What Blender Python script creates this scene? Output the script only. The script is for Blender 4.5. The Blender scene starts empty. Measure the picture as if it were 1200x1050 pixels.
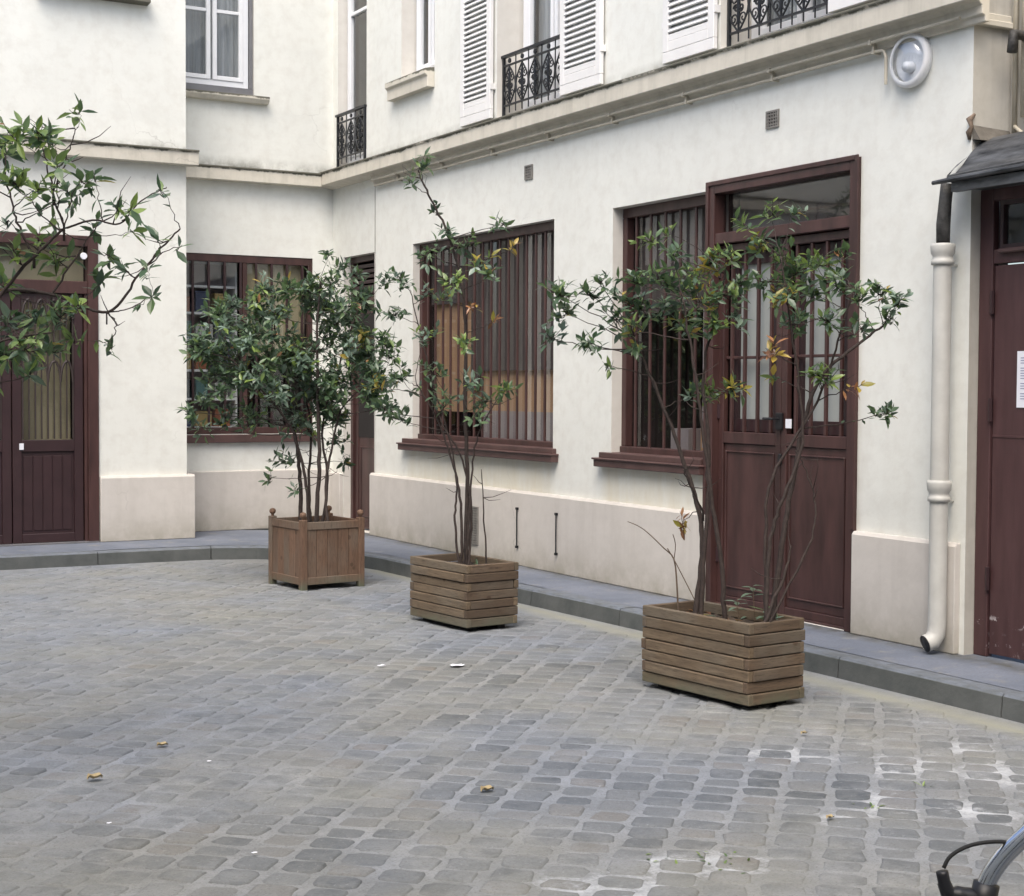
# Courtyard scene
TABJSON='''{"A":{"stems":[{"p":[[-1.605,-8.823,0.4],[-1.555,-8.812,0.777],[-1.575,-8.765,1.051],[-1.655,-8.683,1.372],[-1.751,-8.591,1.695],[-1.817,-8.521,1.903]],"r":0.017},{"p":[[-1.582,-8.845,0.4],[-1.562,-8.857,0.919],[-1.56,-8.863,1.331],[-1.59,-8.852,1.695],[-1.551,-8.886,1.967],[-1.504,-8.923,2.238]],"r":0.013},{"p":[[-1.567,-9.036,0.4],[-1.6,-9.037,0.733],[-1.663,-9.019,1.114],[-1.715,-9.009,1.471],[-1.767,-9.0,1.781],[-1.826,-8.987,2.089]],"r":0.014},{"p":[[-1.56,-8.824,0.963],[-1.648,-8.85,1.082],[-1.736,-8.876,1.198]],"r":0.006}],"clusters":[{"c":[-2.255,-8.462,2.122],"r":0.1,"n":16,"b":1},{"c":[-2.004,-8.362,2.136],"r":0.091,"n":14,"b":0},{"c":[-2.183,-8.415,2.022],"r":0.1,"n":16,"b":1},{"c":[-2.199,-8.284,1.897],"r":0.082,"n":14,"b":5},{"c":[-2.204,-8.681,1.86],"r":0.091,"n":16,"b":1},{"c":[-1.992,-8.616,1.988],"r":0.1,"n":18,"b":0},{"c":[-2.109,-8.653,2.185],"r":0.064,"n":7,"b":0},{"c":[-2.017,-8.575,1.747],"r":0.041,"n":4,"b":3},{"c":[-1.801,-8.652,2.416],"r":0.082,"n":8,"b":2},{"c":[-1.835,-8.921,2.313],"r":0.082,"n":12,"b":1},{"c":[-1.972,-8.746,2.185],"r":0.1,"n":16,"b":1},{"c":[-1.847,-8.785,2.188],"r":0.109,"n":18,"b":1},{"c":[-1.543,-8.633,2.245],"r":0.109,"n":20,"b":2},{"c":[-1.473,-8.746,2.305],"r":0.1,"n":20,"b":3},{"c":[-1.557,-9.005,2.32],"r":0.082,"n":14,"b":2},{"c":[-1.677,-8.625,2.065],"r":0.109,"n":20,"b":0},{"c":[-1.69,-8.951,2.073],"r":0.109,"n":20,"b":3},{"c":[-1.843,-8.622,2.051],"r":0.1,"n":18,"b":0},{"c":[-1.592,-9.011,2.118],"r":0.109,"n":18,"b":1},{"c":[-2.037,-8.83,1.922],"r":0.073,"n":12,"b":3},{"c":[-1.579,-8.648,1.947],"r":0.1,"n":16,"b":3},{"c":[-1.611,-8.965,1.954],"r":0.109,"n":20,"b":2},{"c":[-1.515,-9.015,2.0],"r":0.082,"n":12,"b":5},{"c":[-1.604,-8.555,2.466],"r":0.046,"n":4,"b":2},{"c":[-1.463,-8.729,1.604],"r":0.091,"n":18,"b":2},{"c":[-1.52,-8.991,1.628],"r":0.073,"n":12,"b":3},{"c":[-1.517,-8.654,1.594],"r":0.059,"n":8,"b":5},{"c":[-1.384,-8.916,2.198],"r":0.091,"n":12,"b":1},{"c":[-1.907,-8.553,2.107],"r":0.082,"n":12,"b":0},{"c":[-1.75,-8.88,2.141],"r":0.1,"n":14,"b":0},{"c":[-1.577,-8.661,0.895],"r":0.055,"n":6,"b":4},{"c":[-1.86,-8.585,1.841],"r":0.046,"n":5,"b":0}]},"B":{"stems":[{"p":[[-1.507,-9.334,0.4],[-1.438,-9.332,0.819],[-1.358,-9.336,1.234],[-1.243,-9.36,1.652],[-1.031,-9.448,1.865],[-0.912,-9.488,1.954]],"r":0.017},{"p":[[-1.572,-9.38,0.4],[-1.56,-9.387,0.83],[-1.519,-9.42,1.047],[-1.432,-9.475,1.35],[-1.457,-9.465,1.693],[-1.5,-9.446,1.992],[-1.544,-9.427,2.29]],"r":0.011},{"p":[[-1.58,-9.38,0.4],[-1.371,-9.465,0.829],[-1.333,-9.463,1.044],[-1.357,-9.429,1.195],[-1.4,-9.385,1.312]],"r":0.006},{"p":[[-1.599,-9.38,0.4],[-1.492,-9.427,0.701],[-1.464,-9.438,0.83]],"r":0.01},{"p":[[-1.549,-9.351,0.4],[-1.558,-9.35,0.827],[-1.536,-9.371,1.175],[-1.344,-9.485,1.565],[-1.251,-9.546,1.91],[-1.206,-9.585,2.124]],"r":0.01}],"clusters":[{"c":[-1.452,-9.244,2.517],"r":0.095,"n":10,"b":2},{"c":[-1.672,-9.294,2.456],"r":0.078,"n":6,"b":2},{"c":[-1.47,-9.42,2.508],"r":0.069,"n":7,"b":5},{"c":[-1.473,-9.168,2.356],"r":0.087,"n":14,"b":3},{"c":[-1.454,-9.352,2.3],"r":0.078,"n":12,"b":1},{"c":[-1.578,-9.371,2.164],"r":0.087,"n":16,"b":1},{"c":[-1.418,-9.376,2.205],"r":0.095,"n":18,"b":1},{"c":[-1.25,-9.356,2.265],"r":0.095,"n":18,"b":2},{"c":[-1.578,-9.506,2.072],"r":0.095,"n":18,"b":3},{"c":[-1.2,-9.254,2.119],"r":0.104,"n":20,"b":1},{"c":[-1.367,-9.64,2.136],"r":0.095,"n":18,"b":1},{"c":[-1.067,-9.444,2.092],"r":0.087,"n":14,"b":1},{"c":[-1.298,-9.271,1.961],"r":0.087,"n":16,"b":0},{"c":[-1.407,-9.627,1.967],"r":0.087,"n":16,"b":1},{"c":[-0.948,-9.492,2.116],"r":0.078,"n":16,"b":1},{"c":[-0.985,-9.686,2.075],"r":0.069,"n":16,"b":5},{"c":[-0.957,-9.598,1.993],"r":0.061,"n":8,"b":0},{"c":[-1.264,-9.715,1.926],"r":0.061,"n":8,"b":0},{"c":[-1.64,-9.488,1.81],"r":0.061,"n":7,"b":4},{"c":[-1.393,-9.565,1.693],"r":0.078,"n":16,"b":2},{"c":[-1.386,-9.177,1.695],"r":0.039,"n":3,"b":3},{"c":[-1.237,-9.648,1.643],"r":0.039,"n":3,"b":4},{"c":[-1.127,-9.398,2.312],"r":0.065,"n":9,"b":1},{"c":[-0.875,-9.489,1.503],"r":0.069,"n":13,"b":0}]},"C":{"stems":[{"p":[[-1.554,-6.077,0.4],[-1.523,-6.052,0.999],[-1.525,-6.014,1.472],[-1.506,-5.987,1.947],[-1.519,-5.945,2.363],[-1.595,-5.87,2.708],[-1.699,-5.783,2.971],[-1.753,-5.728,3.14]],"r":0.017},{"p":[[-1.617,-6.147,0.4],[-1.633,-6.162,0.832],[-1.697,-6.156,1.125],[-1.801,-6.127,1.417],[-1.935,-6.084,1.648]],"r":0.011},{"p":[[-1.566,-6.15,0.4],[-1.522,-6.116,0.766],[-1.556,-6.038,1.118],[-1.649,-5.932,1.353],[-1.691,-5.857,1.53]],"r":0.01},{"p":[[-1.571,-6.135,0.4],[-1.553,-6.159,0.947],[-1.523,-6.199,1.3],[-1.408,-6.291,1.563]],"r":0.009},{"p":[[-1.57,-6.019,0.4],[-1.573,-5.959,0.697],[-1.541,-5.921,0.933],[-1.554,-5.854,1.23],[-1.674,-5.713,1.83],[-1.754,-5.6,2.313]],"r":0.009},{"p":[[-1.525,-6.333,0.4],[-1.563,-6.365,0.786],[-1.603,-6.4,1.077]],"r":0.006}],"clusters":[{"c":[-1.846,-5.945,3.13],"r":0.094,"n":12,"b":1},{"c":[-1.856,-5.807,3.041],"r":0.053,"n":6,"b":0},{"c":[-1.66,-5.771,2.856],"r":0.071,"n":5,"b":0},{"c":[-1.7,-6.048,2.699],"r":0.082,"n":8,"b":0},{"c":[-1.464,-5.889,2.619],"r":0.118,"n":16,"b":1},{"c":[-1.31,-6.163,2.758],"r":0.076,"n":9,"b":1},{"c":[-1.312,-6.288,2.572],"r":0.047,"n":3,"b":4},{"c":[-1.505,-6.18,2.478],"r":0.106,"n":12,"b":3},{"c":[-1.697,-6.147,2.344],"r":0.118,"n":16,"b":2},{"c":[-1.491,-6.313,2.389],"r":0.094,"n":10,"b":1},{"c":[-1.852,-6.066,2.516],"r":0.118,"n":14,"b":0},{"c":[-1.903,-5.771,2.358],"r":0.118,"n":14,"b":0},{"c":[-1.889,-5.633,2.127],"r":0.118,"n":15,"b":0},{"c":[-1.857,-6.08,1.984],"r":0.106,"n":14,"b":5},{"c":[-1.654,-6.255,1.926],"r":0.094,"n":12,"b":2},{"c":[-1.276,-5.987,2.095],"r":0.059,"n":3,"b":4},{"c":[-1.737,-5.972,1.708],"r":0.141,"n":20,"b":1},{"c":[-1.956,-5.914,1.677],"r":0.141,"n":20,"b":1},{"c":[-1.62,-6.192,1.638],"r":0.129,"n":18,"b":5},{"c":[-1.44,-6.118,1.533],"r":0.118,"n":16,"b":1},{"c":[-1.255,-6.102,1.616],"r":0.094,"n":14,"b":2},{"c":[-2.062,-5.837,1.483],"r":0.118,"n":16,"b":0},{"c":[-1.967,-5.912,1.401],"r":0.118,"n":16,"b":0},{"c":[-1.785,-6.197,1.487],"r":0.106,"n":14,"b":1},{"c":[-1.601,-5.832,2.247],"r":0.094,"n":10,"b":3},{"c":[-1.604,-6.281,2.168],"r":0.071,"n":5,"b":4},{"c":[-2.078,-5.803,1.617],"r":0.082,"n":8,"b":3},{"c":[-1.72,-5.803,2.274],"r":0.094,"n":10,"b":0},{"c":[-1.569,-6.284,1.418],"r":0.082,"n":9,"b":0}]},"D":{"stems":[{"p":[[-1.746,-3.514,0.5],[-1.732,-3.477,0.868],[-1.754,-3.42,1.222],[-1.806,-3.34,1.72],[-1.872,-3.255,2.148]],"r":0.02},{"p":[[-1.753,-3.717,0.5],[-1.791,-3.736,0.883],[-1.912,-3.706,1.301],[-2.136,-3.623,1.612],[-2.36,-3.543,1.851]],"r":0.016},{"p":[[-1.755,-3.866,0.5],[-1.732,-3.884,1.028],[-1.746,-3.881,1.58],[-1.748,-3.884,2.13],[-1.729,-3.909,2.472]],"r":0.02},{"p":[[-1.667,-3.799,0.5],[-1.606,-3.759,0.88],[-1.617,-3.677,1.298],[-1.454,-3.687,1.862],[-1.305,-3.695,2.288]],"r":0.014},{"p":[[-1.684,-3.583,0.5],[-1.667,-3.505,0.868],[-1.625,-3.438,1.293],[-1.65,-3.33,1.793],[-1.587,-3.268,2.37]],"r":0.014},{"p":[[-1.696,-3.974,0.5],[-1.693,-3.932,0.822],[-1.643,-3.92,1.097],[-1.556,-3.925,1.442],[-1.362,-3.997,1.651]],"r":0.014}],"clusters":[{"c":[-1.906,-3.572,1.84],"r":0.163,"n":17,"b":1},{"c":[-1.677,-3.24,1.812],"r":0.116,"n":18,"b":1},{"c":[-1.558,-3.491,1.553],"r":0.111,"n":16,"b":0},{"c":[-1.632,-3.937,2.464],"r":0.167,"n":17,"b":1},{"c":[-1.534,-3.404,1.504],"r":0.109,"n":14,"b":0},{"c":[-1.21,-3.736,1.797],"r":0.154,"n":16,"b":1},{"c":[-1.612,-3.453,2.301],"r":0.119,"n":16,"b":1},{"c":[-1.511,-3.487,2.038],"r":0.139,"n":20,"b":0},{"c":[-1.568,-3.846,2.139],"r":0.119,"n":16,"b":0},{"c":[-1.867,-3.23,1.483],"r":0.129,"n":14,"b":5},{"c":[-1.442,-3.452,2.283],"r":0.163,"n":14,"b":1},{"c":[-1.961,-3.364,1.656],"r":0.131,"n":18,"b":5},{"c":[-2.197,-3.158,1.697],"r":0.126,"n":16,"b":0},{"c":[-2.461,-2.996,2.027],"r":0.163,"n":15,"b":0},{"c":[-1.917,-3.657,1.927],"r":0.148,"n":15,"b":1},{"c":[-1.764,-3.464,1.313],"r":0.153,"n":17,"b":5},{"c":[-2.132,-3.854,2.03],"r":0.167,"n":14,"b":0},{"c":[-1.77,-3.778,2.468],"r":0.114,"n":17,"b":1},{"c":[-1.373,-3.899,2.055],"r":0.109,"n":15,"b":1},{"c":[-2.175,-3.9,1.758],"r":0.113,"n":18,"b":1},{"c":[-1.404,-3.977,2.357],"r":0.129,"n":19,"b":0},{"c":[-2.063,-3.334,2.251],"r":0.143,"n":19,"b":0},{"c":[-2.295,-3.239,1.753],"r":0.14,"n":19,"b":1},{"c":[-1.385,-4.133,1.786],"r":0.131,"n":14,"b":0},{"c":[-2.089,-3.05,1.661],"r":0.121,"n":20,"b":1},{"c":[-1.799,-3.473,1.892],"r":0.163,"n":14,"b":0},{"c":[-2.275,-3.523,1.836],"r":0.158,"n":18,"b":0},{"c":[-2.114,-3.323,1.396],"r":0.118,"n":14,"b":0},{"c":[-2.147,-3.365,1.98],"r":0.109,"n":15,"b":0},{"c":[-2.017,-3.481,1.824],"r":0.113,"n":16,"b":0},{"c":[-1.652,-3.833,1.679],"r":0.142,"n":15,"b":1},{"c":[-1.077,-3.57,1.672],"r":0.165,"n":14,"b":1},{"c":[-1.596,-3.61,1.939],"r":0.151,"n":16,"b":0},{"c":[-1.712,-3.501,1.623],"r":0.161,"n":19,"b":5},{"c":[-1.464,-3.586,1.554],"r":0.162,"n":16,"b":0},{"c":[-1.421,-3.405,1.416],"r":0.16,"n":17,"b":5},{"c":[-2.639,-3.618,1.9],"r":0.106,"n":19,"b":1},{"c":[-2.353,-3.194,2.213],"r":0.131,"n":16,"b":1},{"c":[-1.134,-3.79,1.68],"r":0.134,"n":17,"b":5},{"c":[-1.856,-3.837,1.886],"r":0.137,"n":16,"b":1},{"c":[-1.472,-3.922,1.718],"r":0.135,"n":14,"b":0},{"c":[-2.258,-3.817,1.691],"r":0.118,"n":15,"b":5},{"c":[-1.365,-4.182,1.718],"r":0.133,"n":15,"b":0},{"c":[-2.007,-3.622,2.214],"r":0.145,"n":20,"b":5},{"c":[-1.602,-4.117,2.266],"r":0.118,"n":15,"b":1},{"c":[-2.428,-3.509,2.086],"r":0.161,"n":14,"b":5},{"c":[-1.761,-3.286,1.384],"r":0.157,"n":17,"b":5},{"c":[-1.796,-3.596,1.702],"r":0.15,"n":20,"b":1},{"c":[-1.896,-3.547,2.436],"r":0.107,"n":20,"b":0},{"c":[-1.424,-3.382,2.201],"r":0.127,"n":19,"b":5},{"c":[-1.727,-3.616,1.741],"r":0.13,"n":15,"b":0},{"c":[-1.28,-3.435,2.222],"r":0.154,"n":20,"b":0},{"c":[-2.361,-3.183,1.869],"r":0.145,"n":16,"b":0},{"c":[-1.465,-3.506,2.298],"r":0.135,"n":15,"b":5},{"c":[-2.651,-3.558,1.934],"r":0.15,"n":15,"b":0},{"c":[-2.133,-3.341,2.104],"r":0.149,"n":18,"b":1},{"c":[-1.594,-3.513,1.599],"r":0.13,"n":20,"b":5},{"c":[-1.382,-4.321,1.643],"r":0.113,"n":17,"b":0},{"c":[-1.525,-3.395,1.405],"r":0.128,"n":18,"b":5},{"c":[-1.417,-4.194,1.554],"r":0.164,"n":17,"b":0},{"c":[-1.625,-3.743,2.276],"r":0.15,"n":20,"b":5},{"c":[-1.746,-3.995,1.647],"r":0.118,"n":17,"b":0},{"c":[-1.155,-4.005,1.872],"r":0.155,"n":16,"b":0},{"c":[-2.014,-3.381,2.431],"r":0.133,"n":18,"b":5},{"c":[-1.602,-4.171,1.922],"r":0.107,"n":20,"b":5},{"c":[-2.178,-2.978,2.128],"r":0.154,"n":15,"b":1},{"c":[-2.364,-3.39,1.889],"r":0.15,"n":20,"b":5},{"c":[-1.565,-3.764,1.367],"r":0.136,"n":19,"b":0},{"c":[-1.434,-3.742,1.992],"r":0.14,"n":20,"b":5},{"c":[-1.786,-3.752,2.32],"r":0.137,"n":18,"b":0},{"c":[-2.169,-3.624,2.052],"r":0.158,"n":18,"b":0},{"c":[-2.066,-3.312,2.36],"r":0.139,"n":16,"b":1},{"c":[-1.82,-3.557,2.024],"r":0.112,"n":14,"b":1},{"c":[-2.08,-3.685,1.862],"r":0.108,"n":17,"b":1},{"c":[-1.333,-3.691,1.842],"r":0.136,"n":19,"b":0},{"c":[-2.516,-3.426,1.859],"r":0.131,"n":20,"b":1},{"c":[-2.309,-3.812,1.934],"r":0.113,"n":17,"b":5},{"c":[-1.875,-3.816,2.381],"r":0.131,"n":14,"b":1},{"c":[-2.5,-3.692,1.569],"r":0.106,"n":15,"b":0},{"c":[-2.33,-3.674,1.68],"r":0.125,"n":16,"b":0},{"c":[-1.576,-3.491,2.413],"r":0.151,"n":14,"b":1},{"c":[-1.566,-3.883,1.668],"r":0.16,"n":14,"b":1},{"c":[-1.524,-3.423,1.512],"r":0.144,"n":18,"b":0},{"c":[-1.23,-3.717,1.879],"r":0.119,"n":15,"b":5},{"c":[-1.92,-4.004,1.802],"r":0.113,"n":19,"b":5},{"c":[-1.954,-3.062,2.156],"r":0.163,"n":15,"b":5},{"c":[-2.234,-2.941,2.249],"r":0.15,"n":16,"b":1},{"c":[-2.085,-3.899,1.558],"r":0.113,"n":17,"b":5},{"c":[-2.155,-3.049,1.689],"r":0.162,"n":16,"b":0},{"c":[-1.57,-3.839,1.749],"r":0.126,"n":19,"b":5},{"c":[-1.771,-3.671,1.895],"r":0.141,"n":15,"b":0},{"c":[-2.151,-2.959,2.295],"r":0.158,"n":16,"b":5},{"c":[-1.28,-4.173,1.958],"r":0.153,"n":16,"b":1},{"c":[-1.878,-3.566,1.895],"r":0.132,"n":18,"b":0},{"c":[-1.187,-3.539,2.328],"r":0.133,"n":19,"b":0},{"c":[-1.856,-3.371,2.229],"r":0.14,"n":18,"b":2},{"c":[-2.114,-3.466,2.343],"r":0.126,"n":14,"b":2},{"c":[-1.333,-3.403,2.645],"r":0.084,"n":9,"b":0},{"c":[-1.479,-3.472,2.734],"r":0.063,"n":5,"b":0},{"c":[-1.386,-3.739,2.551],"r":0.084,"n":8,"b":0},{"c":[-2.693,-3.519,1.425],"r":0.084,"n":8,"b":0},{"c":[-2.448,-3.163,1.504],"r":0.112,"n":12,"b":0},{"c":[-1.955,-3.627,1.021],"r":0.112,"n":9,"b":0},{"c":[-2.106,-3.79,0.894],"r":0.07,"n":5,"b":0},{"c":[-1.993,-4.005,0.801],"r":0.049,"n":3,"b":0},{"c":[-1.256,-3.932,1.512],"r":0.126,"n":14,"b":1},{"c":[-1.31,-4.294,1.447],"r":0.112,"n":12,"b":0},{"c":[-1.351,-3.937,2.034],"r":0.112,"n":12,"b":3},{"c":[-1.132,-3.824,2.499],"r":0.098,"n":8,"b":0},{"c":[-1.244,-3.987,2.0],"r":0.112,"n":10,"b":0},{"c":[-2.483,-3.484,1.713],"r":0.14,"n":16,"b":1},{"c":[-2.309,-3.289,1.365],"r":0.14,"n":16,"b":0},{"c":[-2.143,-3.541,1.334],"r":0.154,"n":16,"b":1},{"c":[-1.418,-3.605,1.366],"r":0.126,"n":14,"b":3},{"c":[-1.534,-3.787,1.16],"r":0.112,"n":14,"b":0},{"c":[-1.319,-3.465,1.002],"r":0.084,"n":8,"b":0},{"c":[-2.394,-2.886,1.285],"r":0.091,"n":8,"b":0},{"c":[-1.669,-3.509,1.259],"r":0.126,"n":12,"b":5},{"c":[-1.656,-3.985,1.512],"r":0.14,"n":14,"b":0}]},"E":{"stems":[{"p":[[-5.758,-8.802,0.1],[-5.662,-8.864,0.762],[-5.538,-8.945,1.386],[-5.389,-9.05,1.798],[-5.274,-9.145,1.984],[-5.161,-9.241,2.135],[-5.065,-9.329,2.24]],"r":0.014},{"p":[[-5.37,-8.945,1.801],[-5.247,-9.007,1.996],[-5.065,-9.11,1.993],[-4.87,-9.224,1.922],[-4.762,-9.279,2.061],[-4.685,-9.318,2.169],[-4.605,-9.359,2.263]],"r":0.008},{"p":[[-5.016,-9.126,2.261],[-4.91,-9.184,2.296],[-4.82,-9.236,2.283],[-4.743,-9.276,2.373],[-4.651,-9.325,2.433]],"r":0.004},{"p":[[-4.87,-9.224,1.922],[-4.834,-9.246,1.88],[-4.854,-9.238,1.804]],"r":0.002},{"p":[[-4.87,-9.224,1.922],[-4.794,-9.266,1.936],[-4.703,-9.315,1.992]],"r":0.002},{"p":[[-5.016,-9.126,2.261],[-5.053,-9.098,2.41],[-5.073,-9.082,2.531],[-5.093,-9.067,2.618]],"r":0.004},{"p":[[-5.124,-9.07,2.149],[-5.182,-9.03,2.287],[-5.21,-9.008,2.426],[-5.223,-8.995,2.565]],"r":0.005},{"p":[[-5.053,-9.098,2.41],[-4.997,-9.123,2.566],[-4.971,-9.133,2.67]],"r":0.003},{"p":[[-5.433,-8.916,1.661],[-5.323,-9.05,1.765],[-5.218,-9.184,1.815],[-5.115,-9.319,1.83]],"r":0.006},{"p":[[-5.848,-8.75,0.1],[-5.772,-8.706,0.75],[-5.725,-8.644,1.449],[-5.677,-8.582,2.158],[-5.6,-8.545,2.7]],"r":0.012},{"p":[[-5.065,-9.11,1.993],[-4.972,-9.155,2.15],[-4.895,-9.193,2.282]],"r":0.004}],"clusters":[{"c":[-5.232,-9.202,2.604],"r":0.09,"n":16,"b":2},{"c":[-5.136,-9.215,2.628],"r":0.076,"n":16,"b":2},{"c":[-4.982,-8.797,2.653],"r":0.049,"n":8,"b":2},{"c":[-4.895,-8.885,2.777],"r":0.038,"n":6,"b":2},{"c":[-5.175,-8.759,2.599],"r":0.069,"n":9,"b":1},{"c":[-5.1,-9.386,2.475],"r":0.056,"n":7,"b":1},{"c":[-5.237,-9.297,2.409],"r":0.083,"n":18,"b":2},{"c":[-5.136,-9.209,2.402],"r":0.056,"n":10,"b":2},{"c":[-5.065,-9.146,2.352],"r":0.09,"n":10,"b":0},{"c":[-4.981,-9.054,2.419],"r":0.076,"n":8,"b":0},{"c":[-5.013,-9.394,2.424],"r":0.069,"n":9,"b":0},{"c":[-4.895,-9.157,2.459],"r":0.042,"n":4,"b":0},{"c":[-5.267,-9.278,2.267],"r":0.056,"n":5,"b":0},{"c":[-5.252,-9.282,2.154],"r":0.049,"n":6,"b":1},{"c":[-5.083,-8.968,2.211],"r":0.076,"n":14,"b":2},{"c":[-5.041,-9.083,2.124],"r":0.069,"n":12,"b":2},{"c":[-4.884,-9.11,2.276],"r":0.035,"n":4,"b":0},{"c":[-4.81,-9.328,2.323],"r":0.035,"n":4,"b":1},{"c":[-4.837,-9.238,2.357],"r":0.035,"n":4,"b":1},{"c":[-4.713,-9.492,2.387],"r":0.031,"n":4,"b":0},{"c":[-4.892,-9.309,2.15],"r":0.049,"n":6,"b":0},{"c":[-4.851,-9.06,2.056],"r":0.045,"n":6,"b":0},{"c":[-4.742,-9.054,2.111],"r":0.035,"n":4,"b":0},{"c":[-4.799,-9.55,2.083],"r":0.028,"n":3,"b":1},{"c":[-4.776,-9.537,1.972],"r":0.024,"n":3,"b":0},{"c":[-4.804,-9.054,1.78],"r":0.028,"n":3,"b":0},{"c":[-5.202,-8.951,1.881],"r":0.083,"n":16,"b":5},{"c":[-5.075,-8.923,1.896],"r":0.083,"n":18,"b":5},{"c":[-5.078,-9.305,1.892],"r":0.069,"n":14,"b":5},{"c":[-5.245,-9.071,1.738],"r":0.083,"n":16,"b":5},{"c":[-5.191,-9.215,1.764],"r":0.09,"n":18,"b":1},{"c":[-5.025,-8.929,1.765],"r":0.069,"n":12,"b":5},{"c":[-5.003,-9.244,1.801],"r":0.049,"n":6,"b":1},{"c":[-5.125,-8.984,1.664],"r":0.049,"n":8,"b":5},{"c":[-5.185,-8.701,2.064],"r":0.069,"n":12,"b":2},{"c":[-5.385,-9.042,2.139],"r":0.104,"n":20,"b":2},{"c":[-5.415,-8.855,2.498],"r":0.104,"n":20,"b":1},{"c":[-5.465,-8.718,1.875],"r":0.104,"n":20,"b":1},{"c":[-5.598,-8.501,2.348],"r":0.139,"n":24,"b":1},{"c":[-5.606,-8.823,2.659],"r":0.122,"n":20,"b":1},{"c":[-5.342,-9.011,2.724],"r":0.087,"n":12,"b":1},{"c":[-5.021,-9.416,1.929],"r":0.049,"n":7,"b":2},{"c":[-4.696,-9.048,2.278],"r":0.028,"n":3,"b":1},{"c":[-4.759,-9.565,2.197],"r":0.028,"n":3,"b":0},{"c":[-4.687,-9.605,2.164],"r":0.021,"n":2,"b":0}]}}'''
CAMM=[[0.869762, -0.014414, 0.49326], [-0.493443, -0.03593, 0.869035], [0.005197, -0.99925, -0.038363]]
CAMP=[-6.5507, -15.5323, 1.62]
EXPO=1.05
import bpy, math, random, json
from mathutils import Vector, Matrix
R_=random.Random(7)
SC=bpy.context.scene; COL=SC.collection
# ------------------------------------------------------------------ materials
def new_mat(name):
    m=bpy.data.materials.new(name); m.use_nodes=True
    nt=m.node_tree; b=nt.nodes['Principled BSDF']; return m,nt,b
def N(nt,t,**k):
    n=nt.nodes.new(t)
    for a,v in k.items():
        if a in n.inputs.keys() if hasattr(n.inputs,'keys') else False: n.inputs[a].default_value=v
        else: setattr(n,a,v)
    return n
def noise(nt,co,scale,detail=4,rough=.55,sc3=None):
    n=nt.nodes.new('ShaderNodeTexNoise'); n.inputs['Scale'].default_value=scale; n.inputs['Detail'].default_value=detail; n.inputs['Roughness'].default_value=rough
    if sc3:
        mp=nt.nodes.new('ShaderNodeMapping'); mp.inputs['Scale'].default_value=sc3; nt.links.new(co,mp.inputs['Vector']); co=mp.outputs[0]
    nt.links.new(co,n.inputs['Vector']); return n.outputs['Fac']
def ramp(nt,fac,stops,interp='LINEAR'):
    r=nt.nodes.new('ShaderNodeValToRGB'); r.color_ramp.interpolation=interp
    el=r.color_ramp.elements
    while len(el)<len(stops): el.new(.5)
    for e,(p,c) in zip(el,stops):
        e.position=p; e.color=(c,c,c,1) if isinstance(c,(int,float)) else (*c,1)
    nt.links.new(fac,r.inputs[0]); return r.outputs[0]
def mix(nt,fac,a,b,mode='MIX'):
    m=nt.nodes.new('ShaderNodeMix'); m.data_type='RGBA'; m.blend_type=mode
    for sock,v in ((m.inputs[0],fac),(m.inputs[6],a),(m.inputs[7],b)):
        if hasattr(v,'links') or hasattr(v,'is_linked'): nt.links.new(v,sock)
        elif isinstance(v,(int,float)): sock.default_value=v
        else: sock.default_value=(*v,1)
    return m.outputs[2]
def mth(nt,op,a,b=0.0,clamp=False):
    m=nt.nodes.new('ShaderNodeMath'); m.operation=op; m.use_clamp=clamp
    for i,v in enumerate((a,b)):
        if isinstance(v,(int,float)): m.inputs[i].default_value=v
        else: nt.links.new(v,m.inputs[i])
    return m.outputs[0]
def coords(nt,kind='Object'):
    t=nt.nodes.new('ShaderNodeTexCoord'); return t.outputs[kind]
def wpos(nt):
    g=nt.nodes.new('ShaderNodeNewGeometry'); return g.outputs['Position']
def bump(nt,b,h,strength,dist=.01):
    n=nt.nodes.new('ShaderNodeBump'); n.inputs['Strength'].default_value=strength; n.inputs['Distance'].default_value=dist
    nt.links.new(h,n.inputs['Height']); nt.links.new(n.outputs[0],b.inputs['Normal'])
def basic(name,c,rough=.6,var=.12,scale=6,bmp=.15,metal=0,sc3=None,spec=.5,bs=40):
    m,nt,b=new_mat(name); p=wpos(nt)
    n=noise(nt,p,scale,5,.6,sc3)
    lo=tuple(x*(1-var) for x in c); hi=tuple(min(1,x*(1+var)) for x in c)
    nt.links.new(ramp(nt,n,[(.3,lo),(.7,hi)]),b.inputs['Base Color'])
    b.inputs['Roughness'].default_value=rough; b.inputs['Metallic'].default_value=metal
    b.inputs['Specular IOR Level'].default_value=spec
    if bmp: bump(nt,b,noise(nt,p,bs,3),bmp,.004)
    return m
def sep(nt,p):
    s=nt.nodes.new('ShaderNodeSeparateXYZ'); nt.links.new(p,s.inputs[0]); return s.outputs
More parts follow.
